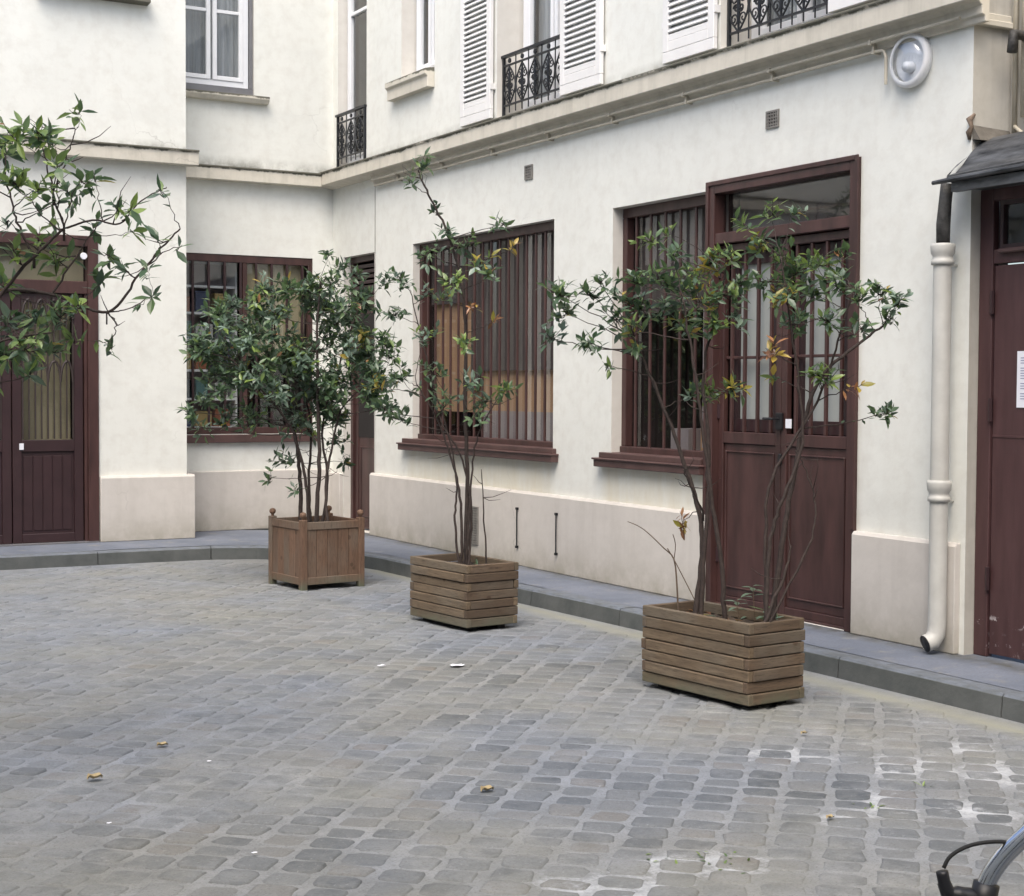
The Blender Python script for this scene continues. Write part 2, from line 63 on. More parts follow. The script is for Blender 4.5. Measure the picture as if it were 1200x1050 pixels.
def plaster(name,c,dirt,base_z=None,ledge=None,streak=0,edge=None):
    m,nt,b=new_mat(name); p=wpos(nt); s=sep(nt,p)
    n1=noise(nt,p,.7,6,.6); n2=noise(nt,p,9,4,.6)
    col=mix(nt,ramp(nt,n1,[(.35,0),(.7,1)]),c,tuple(x*.91 for x in c))
    col=mix(nt,ramp(nt,n2,[(.45,0),(.8,.35)]),col,dirt)
    n4=noise(nt,p,2.3,7,.7)
    col=mix(nt,ramp(nt,n4,[(.56,0),(.72,.28)]),col,tuple(x*.8 for x in c))
    vo=nt.nodes.new('ShaderNodeTexVoronoi'); vo.feature='DISTANCE_TO_EDGE'; vo.inputs['Scale'].default_value=.55
    wv=nt.nodes.new('ShaderNodeVectorMath'); wv.operation='ADD'; nn_=nt.nodes.new('ShaderNodeTexNoise'); nn_.inputs['Scale'].default_value=3; nn_.inputs['Detail'].default_value=5; nt.links.new(p,nn_.inputs['Vector'])
    sc_=nt.nodes.new('ShaderNodeVectorMath'); sc_.operation='SCALE'; sc_.inputs[3].default_value=.5; nt.links.new(nn_.outputs['Color'],sc_.inputs[0]); nt.links.new(p,wv.inputs[0]); nt.links.new(sc_.outputs[0],wv.inputs[1]); nt.links.new(wv.outputs[0],vo.inputs['Vector'])
    cr=mth(nt,'MULTIPLY',ramp(nt,vo.outputs['Distance'],[(0,1),(.0035,0)]),ramp(nt,noise(nt,p,.8,4),[(.55,0),(.66,.35)])); col=mix(nt,cr,col,tuple(x*.5 for x in dirt))
    sm=noise(nt,p,1.1,6,.65,(1,1,3.2)); col=mix(nt,ramp(nt,sm,[(.52,0),(.70,.42)]),col,tuple(x*.84 for x in c))
    if streak:
        st=noise(nt,p,2.2,5,.65,(3.5,3.5,.22))
        col=mix(nt,mth(nt,'MULTIPLY',ramp(nt,st,[(.5,0),(.75,1)]),streak),col,dirt)
    if base_z is not None:   # splashed dirt just above the pavement
        h=mth(nt,'SUBTRACT',1,mth(nt,'DIVIDE',mth(nt,'SUBTRACT',s[2],base_z),.45),True)
        nn=noise(nt,p,5,5,.65); f=mth(nt,'MULTIPLY',mth(nt,'MULTIPLY',h,h),ramp(nt,nn,[(.3,.25),(.6,1)]))
        col=mix(nt,mth(nt,'MULTIPLY',f,.75),col,(.30,.28,.22))
    if ledge is not None:
        yy=mth(nt,'MAXIMUM',mth(nt,'SUBTRACT',1.42,mth(nt,'ABSOLUTE',mth(nt,'ADD',s[1],3.31))),mth(nt,'SUBTRACT',.72,mth(nt,'ABSOLUTE',mth(nt,'ADD',s[1],6.1))))
        mk_=mth(nt,'MULTIPLY',mth(nt,'MULTIPLY',mth(nt,'MULTIPLY',yy,8,True),mth(nt,'LESS_THAN',s[2],1.05)),mth(nt,'GREATER_THAN',s[0],-.1))
        col=mix(nt,mth(nt,'MULTIPLY',mk_,ramp(nt,noise(nt,p,3.5,5,.65,(2.5,2.5,.5)),[(.3,.2),(.7,.75)])),col,(.66,.61,.48))
    if ledge is not None:    # grime creeping up from the ledge
        h=mth(nt,'SUBTRACT',1,mth(nt,'DIVIDE',mth(nt,'SUBTRACT',s[2],ledge),.13),True)
        nn=noise(nt,p,3.5,6,.7); above=mth(nt,'GREATER_THAN',s[2],ledge-.02)
        f=mth(nt,'MULTIPLY',mth(nt,'MULTIPLY',h,ramp(nt,nn,[(.38,.05),(.62,.9)])),above)
        col=mix(nt,f,col,(.13,.13,.10))
    if edge is not None:     # black crust along the top lip of the cornice, with ragged drips
        nn=noise(nt,p,4,6,.7); e=mth(nt,'ADD',edge,mth(nt,'MULTIPLY',mth(nt,'SUBTRACT',.5,nn),.12))
        f=mth(nt,'MULTIPLY',mth(nt,'MULTIPLY',mth(nt,'SUBTRACT',s[2],e),90.0,True),.88)
        f=mth(nt,'ADD',mth(nt,'MULTIPLY',mth(nt,'SUBTRACT',s[2],e),90.0),0,True); f=mth(nt,'MULTIPLY',f,.9)
        col=mix(nt,f,col,(.085,.085,.065))
    nt.links.new(col,b.inputs['Base Color']); b.inputs['Roughness'].default_value=.85; b.inputs['Specular IOR Level'].default_value=.2
    h=mth(nt,'ADD',mth(nt,'MULTIPLY',noise(nt,p,1.6,3),3.0),mth(nt,'MULTIPLY',noise(nt,p,22,3),.5)); bump(nt,b,h,.22,.010)
    return m
CREAM=(.805,.81,.755)
M={}
M['wall']=plaster('cream_plaster',CREAM,(.55,.52,.46),None,3.90,.10)
M['reveal']=plaster('reveal_plaster',(.70,.675,.62),(.5,.47,.42),None,None,.1)
M['plinth']=plaster('plinth_plaster',(.64,.605,.56),(.47,.44,.40),.12,None,.35)
for k_,e_ in (('cornice',3.878),('cornice_n',3.862),('cornice_b',3.902),('sill_a',4.625),('sill_b',4.580)): M[k_]=plaster(k_+'_plaster',(.66,.62,.53),(.36,.34,.28),None,None,.5,e_)
M['ochre']=plaster('ochre_plaster',(.72,.62,.42),(.5,.42,.3),None,None,.3)
M['grey_wall']=plaster('grey_plaster',(.52,.50,.45),(.3,.28,.24),None,None,.5)
M['grime']=basic('ledge_grime',(.10,.10,.085),.95,.5,14,.5)
M['maroon']=basic('maroon_paint',(.060,.0285,.026),.42,.38,3,.14,sc3=(3,3,.6),bs=18)
M['maroon_l']=basic('maroon_worn_paint',(.088,.049,.045),.5,.25,5,.2)
M['maroon_d']=basic('maroon_dark_paint',(.036,.017,.019),.45,.2,5,.1)
M['white']=basic('white_paint',(.82,.83,.85),.4,.03,5,.05)
M['shutter']=basic('shutter_paint',(.80,.79,.77),.5,.05,5,.08)
M['wallcable']=basic('wall_cable_paint',(.42,.41,.38),.7,.1,6,.1)  # grey tone of the drawn shadow line at the wall step
M['iron']=basic('black_iron',(.018,.02,.024),.4,.2,10,.1,.3)
M['greymetal']=basic('grey_metal',(.20,.20,.21),.5,.1,8,.1,.3)
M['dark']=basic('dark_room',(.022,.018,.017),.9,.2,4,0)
M['curtain']=basic('net_curtain',(.33,.35,.38),.9,.22,3,.1,sc3=(14,14,.4))
M['frosted']=basic('frosted_pane',(.36,.385,.37),.32,.12,2,0,spec=.6)
M['blind']=basic('brown_blind',(.105,.085,.082),.8,.1,3,.1)
M['beige_panel']=basic('beige_board',(.36,.31,.20),.7,.12,2,.05)
M['olive']=basic('olive_board',(.24,.21,.14),.7,.12,2,.05)
M['lilac']=basic('grey_lilac_board',(.36,.31,.32),.7,.1,2,.05)
M['orange']=basic('varnished_wood_board',(.50,.31,.19),.6,.15,3,.05,sc3=(3,3,.6))
M['soil']=basic('soil',(.045,.032,.022),.95,.4,30,.8)
M['bark']=basic('bark',(.042,.030,.026),.85,.35,30,.6)
M['bark2']=basic('pale_twig',(.12,.085,.06),.85,.3,30,.4)
M['zinc']=basic('lead_zinc_sheet',(.075,.078,.082),.5,.75,4,.5,.35,sc3=(6,1.2,6))
M['lead']=basic('old_lead_pipe',(.085,.083,.08),.65,.75,11,.5,.4)
M['pipe']=basic('cream_pipe_paint',(.52,.515,.48),.5,.1,6,.1)
M['conduit']=basic('conduit_paint',(.50,.46,.37),.6,.15,6,.1)
M['ironbrown']=basic('painted_iron',(.04,.028,.026),.5,.2,8,.1)
M['rust']=basic('rusty_mortared_metal',(.16,.12,.09),.9,.5,25,.6)
M['cement']=basic('cement_fillet',(.13,.118,.10),.9,.45,9,.6)
M['black']=basic('black_plastic',(.012,.012,.014),.45,.1,6,0)
M['chrome']=basic('chrome',(.62,.63,.66),.16,.05,6,0,1)
M['rubber']=basic('rubber',(.02,.02,.02),.8,.1,8,.1)
M['paper']=basic('paper',(.80,.81,.86),.7,.02,5,0)
M['ink']=basic('print_ink',(.30,.31,.45),.8,.05,5,0)
M['lampbase']=basic('lamp_housing',(.8,.8,.8),.45,.05,5,.05)
M['kerb']=basic('kerb_stone',(.115,.12,.118),.8,.25,4,.5)
M['leafdead']=basic('dead_leaf',(.33,.26,.14),.7,.3,20,.2)
M['vent']=basic('vent_grey',(.22,.21,.19),.8,.2,15,.2)
for i,c in enumerate([(.07,.09,.16),(.5,.5,.5),(.28,.10,.05),(.10,.2,.2),(.45,.33,.14),(.08,.10,.12)]): M['box%d'%i]=basic('box_card_%d'%i,c,.6,.1,5,0)
# glass: thin reflective sheet
def glass(name,tint,refl=1.0):
    m,nt,b=new_mat(name); nt.nodes.remove(b); out=nt.nodes['Material Output']
    t=nt.nodes.new('ShaderNodeBsdfTransparent'); t.inputs[0].default_value=(*tint,1)
    g=nt.nodes.new('ShaderNodeBsdfGlossy'); g.inputs['Roughness'].default_value=.03; g.inputs[0].default_value=(refl,refl,refl,1)
    lw=nt.nodes.new('ShaderNodeLayerWeight'); lw.inputs[0].default_value=.5
    fo_=mth(nt,'ADD',mth(nt,'MULTIPLY',mth(nt,'POWER',lw.outputs['Facing'],4.0),.8),.085,True)
    bm=nt.nodes.new('ShaderNodeBump'); bm.inputs['Strength'].default_value=.06; bm.inputs['Distance'].default_value=.02
    nt.links.new(noise(nt,wpos(nt),1.5,2),bm.inputs['Height']); nt.links.new(bm.outputs[0],g.inputs['Normal'])
    x=nt.nodes.new('ShaderNodeMixShader'); nt.links.new(fo_,x.inputs[0]); nt.links.new(t.outputs[0],x.inputs[1]); nt.links.new(g.outputs[0],x.inputs[2])
    nt.links.new(x.outputs[0],out.inputs['Surface']); return m
M['glass']=glass('window_glass',(.85,.87,.86)); M['lampglass']=glass('lamp_glass',(.9,.92,.94))
# wood planks: tone attribute per plank + grain along object X or Y
def wood(name,c1,c2,grain):
    m,nt,b=new_mat(name); o=coords(nt,'Object')
    a=nt.nodes.new('ShaderNodeAttribute'); a.attribute_name='tone'
    oi=nt.nodes.new('ShaderNodeVectorMath'); oi.operation='ADD'; nt.links.new(o,oi.inputs[0])
    cb=nt.nodes.new('ShaderNodeCombineXYZ'); nt.links.new(mth(nt,'MULTIPLY',a.outputs['Fac'],37.0),cb.inputs[0]); nt.links.new(mth(nt,'MULTIPLY',a.outputs['Fac'],11.0),cb.inputs[2]); nt.links.new(cb.outputs[0],oi.inputs[1])
    g=noise(nt,oi.outputs[0],4,6,.7,grain); g2=noise(nt,oi.outputs[0],2.2,3,.5)
    col=mix(nt,ramp(nt,g,[(.32,0),(.68,1)]),c1,c2)
    col=mix(nt,mth(nt,'MULTIPLY',a.outputs['Fac'],.75),col,tuple(x*.42 for x in c1))
    col=mix(nt,ramp(nt,g2,[(.45,0),(.7,.55)]),col,(.17,.155,.125)); g3=noise(nt,oi.outputs[0],16,4,.6,grain); col=mix(nt,ramp(nt,g3,[(.55,0),(.66,.5)]),col,tuple(x*.35 for x in c2))
    v=nt.nodes.new('ShaderNodeTexVoronoi'); v.inputs['Scale'].default_value=5.5; nt.links.new(oi.outputs[0],v.inputs['Vector'])
    col=mix(nt,ramp(nt,v.outputs['Distance'],[(.0,1),(.09,.7),(.13,0)]),col,(.06,.035,.02))
    s=sep(nt,wpos(nt)); low=mth(nt,'SUBTRACT',1,mth(nt,'DIVIDE',s[2],.11),True)
    col=mix(nt,mth(nt,'MULTIPLY',low,ramp(nt,noise(nt,o,9,4),[(.35,.2),(.6,1)])),col,(.10,.115,.075))
    nt.links.new(col,b.inputs['Base Color']); b.inputs['Roughness'].default_value=.75
    bump(nt,b,g,.5,.006); return m
M['plank_y']=wood('weathered_plank_long',(.225,.165,.105),(.10,.070,.043),(12,1.2,14))
M['plank_x']=wood('weathered_plank_short',(.165,.115,.075),(.085,.056,.037),(1.2,12,14))
M['cedar']=wood('stained_board',(.205,.122,.078),(.11,.063,.04),(14,14,1.1))
# foliage
def foliage():
    m,nt,b=new_mat('evergreen_leaves'); a=nt.nodes.new('ShaderNodeAttribute'); a.attribute_name='tone'
    stops=[(0,(.055,.092,.058)),(.14,(.088,.150,.078)),(.28,(.13,.205,.085)),(.42,(.20,.29,.085)),(.55,(.28,.39,.09)),(.62,(.16,.23,.165)),(.72,(.23,.32,.245)),(.80,(.34,.30,.05)),(.87,(.50,.36,.07)),(.93,(.46,.22,.10)),(.97,(.20,.085,.04))]
    c=ramp(nt,a.outputs['Fac'],stops,'CONSTANT'); n=noise(nt,wpos(nt),22,3)
    c=mix(nt,ramp(nt,n,[(.3,0),(.75,.3)]),c,tuple((.03,.07,.035)))
    nt.links.new(c,b.inputs['Base Color']); b.inputs['Roughness'].default_value=.34; b.inputs['Specular IOR Level'].default_value=.7
    tr=nt.nodes.new('ShaderNodeBsdfTranslucent'); nt.links.new(c,tr.inputs[0]); x=nt.nodes.new('ShaderNodeMixShader'); x.inputs[0].default_value=.38
    nt.links.new(b.outputs[0],x.inputs[1]); nt.links.new(tr.outputs[0],x.inputs[2]); nt.links.new(x.outputs[0],nt.nodes['Material Output'].inputs['Surface'])
    return m
M['leaf']=foliage()
# ------------------------------------------------------------------ mesh builder
class MB:
    def __init__(s): s.v=[]; s.f=[]; s.m=[]; s.t=[]; s.tone=0.0; s.xf=None
    def add(s,vs,fs,mi=0):
        b=len(s.v); s.v+= [tuple(s.xf(p)) for p in vs] if s.xf else [tuple(p) for p in vs]
        for f in fs: s.f.append(tuple(b+i for i in f)); s.m.append(mi); s.t.append(s.tone)
        return s
    def box(s,a,c,mi=0):
        (x0,y0,z0),(x1,y1,z1)=[tuple(min(p,q) for p,q in zip(a,c)),tuple(max(p,q) for p,q in zip(a,c))]
        return s.add([(x0,y0,z0),(x1,y0,z0),(x1,y1,z0),(x0,y1,z0),(x0,y0,z1),(x1,y0,z1),(x1,y1,z1),(x0,y1,z1)],
          [(0,3,2,1),(4,5,6,7),(0,1,5,4),(1,2,6,5),(2,3,7,6),(3,0,4,7)],mi)
    def tube(s,pts,r,n=6,mi=0,cap=True):
        pts=[Vector(p) for p in pts]; rs=r if isinstance(r,(list,tuple)) else [r]*len(pts)
        vs=[]; up=None
        for i,p in enumerate(pts):
            t=(pts[min(i+1,len(pts)-1)]-pts[max(i-1,0)])
            t=t.normalized() if t.length>1e-9 else Vector((0,0,1))
            if up is None: up=Vector((1,0,0)) if abs(t.x)<.8 else Vector((0,1,0))
            u=(up-t*up.dot(t)); u=u.normalized() if u.length>1e-6 else t.orthogonal().normalized()
            up=u; w=t.cross(u)
            for k in range(n):
                a=2*math.pi*k/n; vs.append(p+(u*math.cos(a)+w*math.sin(a))*rs[i])
        fs=[]
        for i in range(len(pts)-1):
            for k in range(n): fs.append((i*n+k,i*n+(k+1)%n,(i+1)*n+(k+1)%n,(i+1)*n+k))
        if cap: fs.append(tuple(reversed(range(n)))); fs.append(tuple((len(pts)-1)*n+k for k in range(n)))
        return s.add(vs,fs,mi)
    def prism(s,poly,p0,p1,fr,mi=0):  # poly in (d,z); along s from p0 to p1 in frame fr
        n=len(poly); vs=[fr(p0,d,z) for d,z in poly]+[fr(p1,d,z) for d,z in poly]
        return s.add(vs,[(i,(i+1)%n,n+(i+1)%n,n+i) for i in range(n)]+[tuple(reversed(range(n))),tuple(range(n,2*n))],mi)
    def build(s,name,mats,parent=None,bevel=0,smooth=False,norm=True,seg=1,loc=None,rz=0):
        me=bpy.data.meshes.new(name); me.from_pydata(s.v,[],s.f)
        for m in (mats if isinstance(mats,(list,tuple)) else [mats]): me.materials.append(m)
        me.polygons.foreach_set('material_index',s.m)
        at=me.attributes.new('tone','FLOAT','FACE'); at.data.foreach_set('value',s.t)
        if smooth: me.polygons.foreach_set('use_smooth',[True]*len(s.f))
        me.update()
        if norm:
            import bmesh; bm=bmesh.new(); bm.from_mesh(me); bmesh.ops.recalc_face_normals(bm,faces=bm.faces); bm.to_mesh(me); bm.free()
        o=bpy.data.objects.new(name,me); COL.objects.link(o)
        if parent is not None:
            o.parent=parent
            if loc is None: o.matrix_parent_inverse=parent.matrix_basis.inverted()
        if loc is not None: o.location=loc; o.rotation_euler=(0,0,rz)
        if bevel:
            b=o.modifiers.new('bevel','BEVEL'); b.width=bevel; b.segments=seg; b.limit_method='ANGLE'; b.angle_limit=math.radians(50)
        return o
def thing(name,label,cat,loc=(0,0,0),rz=0,group=None):
    o=bpy.data.objects.new(name,None); COL.objects.link(o); o.location=loc; o.rotation_euler=(0,0,rz); o.empty_display_size=.1
    o['label']=label; o['category']=cat
    if group: o['group']=group
    return o
def tag(o,label,cat,group=None):
    o['label']=label; o['category']=cat
    if group: o['group']=group
    return o
FR=lambda s,d,z:(-d,s,z)             # right facade: s along +Y, d towards the court
YB=-.62
FB=lambda s,d,z:(s,YB-d,z)           # left block
FN=lambda s,d,z:(s,-d,z)             # recess
def fbox(mb,fr,s0,s1,d0,d1,z0,z1,mi=0): return mb.box(fr(s0,d0,z0),fr(s1,d1,z1),mi)
def wall(mb,fr,s0,s1,z0,z1,d,opens,mi=0,mr=1,step=1.5):
    """front face at depth d with rectangular openings (s0,s1,z0,z1,reveal)"""
    def cuts(a,b,xs):
        c=sorted(set([a,b]+[x for x in xs if a<x<b])); o=[]
        for p,q in zip(c,c[1:]):
            n=max(1,int((q-p)/step)); o+=[p+(q-p)*i/n for i in range(n)]
        return o+[c[-1]]
    S=cuts(s0,s1,[x for o in opens for x in o[:2]]); Z=cuts(z0,z1,[x for o in opens for x in o[2:4]])
    idx={}; vs=[]; fs=[]
    def vi(i,j):
        if (i,j) not in idx: idx[(i,j)]=len(vs); vs.append(fr(S[i],d,Z[j]))
        return idx[(i,j)]
    for i in range(len(S)-1):
        for j in range(len(Z)-1):
            cs,cz=(S[i]+S[i+1])/2,(Z[j]+Z[j+1])/2
            if any(o[0]<cs<o[1] and o[2]<cz<o[3] for o in opens): continue
            fs.append((vi(i,j),vi(i+1,j),vi(i+1,j+1),vi(i,j+1)))
    mb.add(vs,fs,mi)
    for a,b,c,e,r in opens:
        q=[(a,c),(b,c),(b,e),(a,e)]
        for k in range(4):
            (p,pz),(u,uz)=q[k],q[(k+1)%4]
            mb.add([fr(p,d,pz),fr(u,d,uz),fr(u,d-r,uz),fr(p,d-r,pz)],[(0,1,2,3)],mr)
def frame_rect(mb,fr,s0,s1,z0,z1,w,d0,d1,mi=0,bottom=True,top=True):
    fbox(mb,fr,s0,s0+w,d0,d1,z0,z1,mi); fbox(mb,fr,s1-w,s1,d0,d1,z0,z1,mi)
    if top: fbox(mb,fr,s0+w,s1-w,d0,d1,z1-w,z1,mi)
    if bottom: fbox(mb,fr,s0+w,s1-w,d0,d1,z0,z0+w,mi)
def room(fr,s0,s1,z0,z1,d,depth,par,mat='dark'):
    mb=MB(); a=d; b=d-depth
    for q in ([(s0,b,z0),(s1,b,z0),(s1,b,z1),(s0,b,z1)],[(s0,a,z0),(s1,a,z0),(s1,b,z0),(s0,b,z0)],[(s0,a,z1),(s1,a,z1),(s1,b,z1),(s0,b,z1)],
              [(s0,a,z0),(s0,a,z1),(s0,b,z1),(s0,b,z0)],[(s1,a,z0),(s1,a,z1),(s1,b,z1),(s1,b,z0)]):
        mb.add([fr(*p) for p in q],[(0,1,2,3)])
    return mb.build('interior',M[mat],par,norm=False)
def pane(fr,s0,s1,z0,z1,d,par,mat='glass',name='pane'):
    return MB().add([fr(s0,d,z0),fr(s1,d,z0),fr(s1,d,z1),fr(s0,d,z1)],[(0,1,2,3)]).build(name,M[mat],par,norm=False)
def lathe(mb,prof,axis_o,ax,n=20,mi=0):
    ax=Vector(ax).normalized(); u=ax.orthogonal().normalized(); w=ax.cross(u); vs=[]
    for r,h in prof:
        for k in range(n):
            a=2*math.pi*k/n; vs.append(Vector(axis_o)+ax*h+(u*math.cos(a)+w*math.sin(a))*r)
    fs=[(i*n+k,i*n+(k+1)%n,(i+1)*n+(k+1)%n,(i+1)*n+k) for i in range(len(prof)-1) for k in range(n)]
    return mb.add(vs,fs,mi)
# ================================================================== THE MAIN BUILDING
BLD=thing('apartment_building','cream plastered apartment building with maroon ground-floor doors and white shutters','building',(0,0,.12))
TOP=8.5
win1=(-4.67,-2.04,1.12,3.005,.12); win2=(-6.80,-5.54,1.12,3.005,.14); door2=(-8.30,-6.80,.121,3.05,.12)
small=(-2.49,-1.77,4.62,6.3,.16); w3=(-4.80,-3.69,3.955,6.2,.28); w4=(-8.02,-6.87,3.955,6.2,.28)
mb=MB(); wall(mb,FR,-9.2,-1.19,.12,TOP,0,[win1,win2,door2,small,w3,w4])
mb.add([(0,-9.2,.12),(.30,-9.2,.12),(.30,-9.2,TOP),(0,-9.2,TOP)],[(0,1,2,3)],2)
mb.box((.0005,-1.19,.12),(.03,-1.189,3.76))
mb.build('wall',[M['wall'],M['reveal'],M['grey_wall']],BLD,norm=False)
cdoor=(-1.10,-.30,.121,3.0,.16); fw=(-.88,-.14,3.955,6.3,.13)
mb=MB(); wall(mb,FR,-1.19,0,.12,TOP,-.03,[cdoor,fw]); mb.build('wall',[M['wall'],M['reveal']],BLD,norm=False)
wl=(-1.66,-.20,1.13,3.0,.07); wl2=(-1.70,-.86,4.66,6.5,.12)
mb=MB(); wall(mb,FN,-1.75,.03,.12,TOP,0,[wl,wl2]); mb.build('wall',[M['wall'],M['reveal']],BLD,norm=False)
ld=(-4.22,-2.66,.121,3.055,.12); wtl=(-3.15,-2.25,5.38,7.2,.2)
mb=MB(); wall(mb,FB,-9.5,-1.79,.12,TOP,0,[ld,wtl])
mb.add([(-1.79,YB,.12),(-1.79,0,.12),(-1.79,0,TOP),(-1.79,YB,TOP)],[(0,1,2,3)])
mb.build('wall',[M['wall'],M['reveal']],BLD,norm=False)
# roof slab edge closes the top
mb=MB(); mb.box((-9.5,YB,TOP),(-1.79,6,TOP+.2)); mb.box((-1.789,.0,TOP),(6,6,TOP+.2)); mb.box((-.1,-9.2,TOP),(6,-.001,TOP+.2)); mb.build('roof',M['zinc'],BLD)
# plinths
mb=MB()
pp=[(0,.122),(.045,.122),(.045,.735),(.03,.755),(0,.757)]
mb.prism(pp,-6.795,-1.13,FR); mb.prism(pp,-9.165,-8.305,FR)
mb.prism([(-.03,.122),(.012,.122),(.012,.70),(-.03,.71)],-.29,-.002,FR)
mb.prism(pp,-2.655,-1.72,FB); mb.prism(pp,-9.5,-4.23,FB)
mb.add([(-1.72,YB-.0,.122),(-1.72,-.02,.122),(-1.72,-.02,.757),(-1.72,YB,.757),(-1.79,YB,.757),(-1.79,-.02,.757)],[(0,1,2,3),(3,2,5,4)])
mb.prism([(0,.122),(.02,.122),(.02,.74),(0,.75)],-1.715,.0,FN)
mb.build('plinth',M['plinth'],BLD,bevel=.006,seg=2)
# cornices
prof=[(0,3.66),(.03,3.66),(.035,3.69),(.055,3.70),(.06,3.745),(.085,3.765),(.15,3.768),(.15,3.885),(.165,3.892),(.165,3.908),(0,3.93)]
prs=[(-.03,3.745),(.13,3.768),(.15,3.768),(.15,3.885),(.165,3.892),(.165,3.908),(-.03,3.93)]
prb=[(0,3.75),(.13,3.752),(.13,3.87),(.145,3.877),(.145,3.893),(0,3.915)]
mb=MB(); mb.prism(prb,-1.66,-.152,FN); mb.build('cornice',[M['cornice_n']],BLD,bevel=.004)
prk=[(0,3.785),(.13,3.787),(.13,3.91),(.15,3.918),(.15,3.934),(0,3.955)]
mb=MB(); mb.prism(prk,-9.5,-1.70,FB); mb.build('cornice',[M['cornice_b']],BLD,bevel=.004)
mb=MB(); mb.prism(prof,-9.315,-1.19,FR); mb.prism(prs,-1.19,0,FR)
mb.box((.0005,-9.24,3.665),(.27,-9.2005,3.70)); mb.box((.0005,-9.225,3.70),(.27,-9.2005,3.74))
mb.build('cornice',[M['cornice']],BLD,bevel=.004)
# ---- ground floor windows, right facade
def barred_window(o,fr,sill_ext,bars,name_lab):
    s0,s1,z0,z1,r=o; d=-r+.03
    mb=MB(); fbox(mb,fr,s0+.0005,s1-.0005,d-.05,d+.02,z1-.075,z1-.001); fbox(mb,fr,s0+.0005,s0+.06,d-.05,d+.02,z0+.06,z1-.075); fbox(mb,fr,s1-.06,s1-.0005,d-.05,d+.02,z0+.06,z1-.075)
    fbox(mb,fr,s0+.0005,s1-.0005,d-.05,d+.035,z0+.001,z0+.06)
    w=mb.build('window',M['maroon'],BLD,bevel=.005); w['label']=name_lab
    mb=MB(); a,b=sill_ext
    fbox(mb,fr,a,b,.001,.075,z0-.10,z0-.035); fbox(mb,fr,a+.03,b-.03,.001,.045,z0-.034,z0+.012); fbox(mb,fr,s0+.001,s1-.001,-r+.04,.0,z0+.001,z0+.014)
    fbox(mb,fr,a-.01,b+.01,.001,.09,z0-.045,z0-.03)
    mb.build('sill',M['maroon_l'],w,bevel=.008,seg=2)
    n=bars; mb=MB()
    for i in range(n):
        s=s0+.06+(s1-s0-.12)*(i+.5)/n; fbox(mb,fr,s-.012,s+.012,d-.016,d+.002,z0+.055,z1-.07)
    mb.build('grille',M['maroon'],w,bevel=.004)
    pane(fr,s0+.06,s1-.06,z0+.06,z1-.07,d-.04,w)
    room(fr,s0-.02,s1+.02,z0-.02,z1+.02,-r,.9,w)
    return w,d
w1,d=barred_window(win1,FR,(-4.76,-1.86),16,'wide barred window with wooden boards behind its glass')
mb=MB(); fbox(mb,FR,-4.62,-3.05,d-.10,d-.09,1.78,2.96); fbox(mb,FR,-3.05,-2.08,d-.10,d-.09,2.42,2.96); fbox(mb,FR,-3.05,-2.9,d-.101,d-.09,1.6,2.42); mb.build('blind',M['blind'],w1)
mb=MB(); fbox(mb,FR,-4.62,-2.08,d-.14,d-.13,1.40,2.95); mb.build('wood_board',M['orange'],w1)
mb=MB(); fbox(mb,FR,-4.62,-3.1,d-.125,d-.115,1.15,1.42); fbox(mb,FR,-4.18,-4.22,d-.12,d-.10,1.15,1.3);mb.build('low_board',M['lilac'],w1)
w2,d=barred_window((-6.80,-5.54,1.12,3.005,.14),FR,(-6.775,-5.40),6,'barred window joined to the double door')
mb=MB(); fbox(mb,FR,-6.74,-5.60,d-.12,d-.11,2.2,2.96); mb.build('blind',M['blind'],w2)
mb=MB(); fbox(mb,FR,-6.3,-6.0,d-.42,d-.40,1.15,1.42,0); fbox(mb,FR,-5.98,-5.75,d-.5,d-.3,1.15,1.32,1); fbox(mb,FR,-6.7,-6.45,d-.5,d-.4,1.15,1.55,0); mb.build('low_board',[M['orange'],M['lilac']],w2)
mb=MB(); fbox(mb,FR,-6.52,-6.49,d-.06,d-.05,1.2,2.2); mb.build('blind_cord',M['lilac'],w2)  # pale strip added to stand for a white sliver at the window frame
# ---- double door, right facade
mb=MB(); s0,s1,z1=-8.298,-6.775,3.048
fbox(mb,FR,s0,s0+.075,-.08,.025,.122,z1); fbox(mb,FR,s1-.075,s1,-.08,.025,.122,z1); fbox(mb,FR,s0+.075,s1-.075,-.08,.025,z1-.075,z1)
fbox(mb,FR,s0+.075,s1-.075,-.08,.015,2.625,2.70)
fbox(mb,FR,s0-.012,s0+.02,.0251,.037,.76,z1+.012); fbox(mb,FR,s1-.02,s1+.012,.0251,.037,.122,z1+.012); fbox(mb,FR,s0+.02,s1-.02,.0251,.037,z1-.02,z1+.012)
fbox(mb,FR,s0+.001,s1-.001,-.119,-.02,.1215,.136)
D2=mb.build('door',M['maroon'],BLD,bevel=.004); D2['label']='tall maroon double door with barred glass upper half and transom'
pane(FR,s0+.075,s1-.075,2.70,z1-.075,-.06,D2)
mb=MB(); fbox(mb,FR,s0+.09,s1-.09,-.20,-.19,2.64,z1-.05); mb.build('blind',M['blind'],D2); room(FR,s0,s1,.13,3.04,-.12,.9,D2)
mb=MB(); fbox(mb,FR,s0+.08,s1-.08,-.188,-.182,2.80,2.815); mb.build('blind_rail',M['maroon_l'],D2)
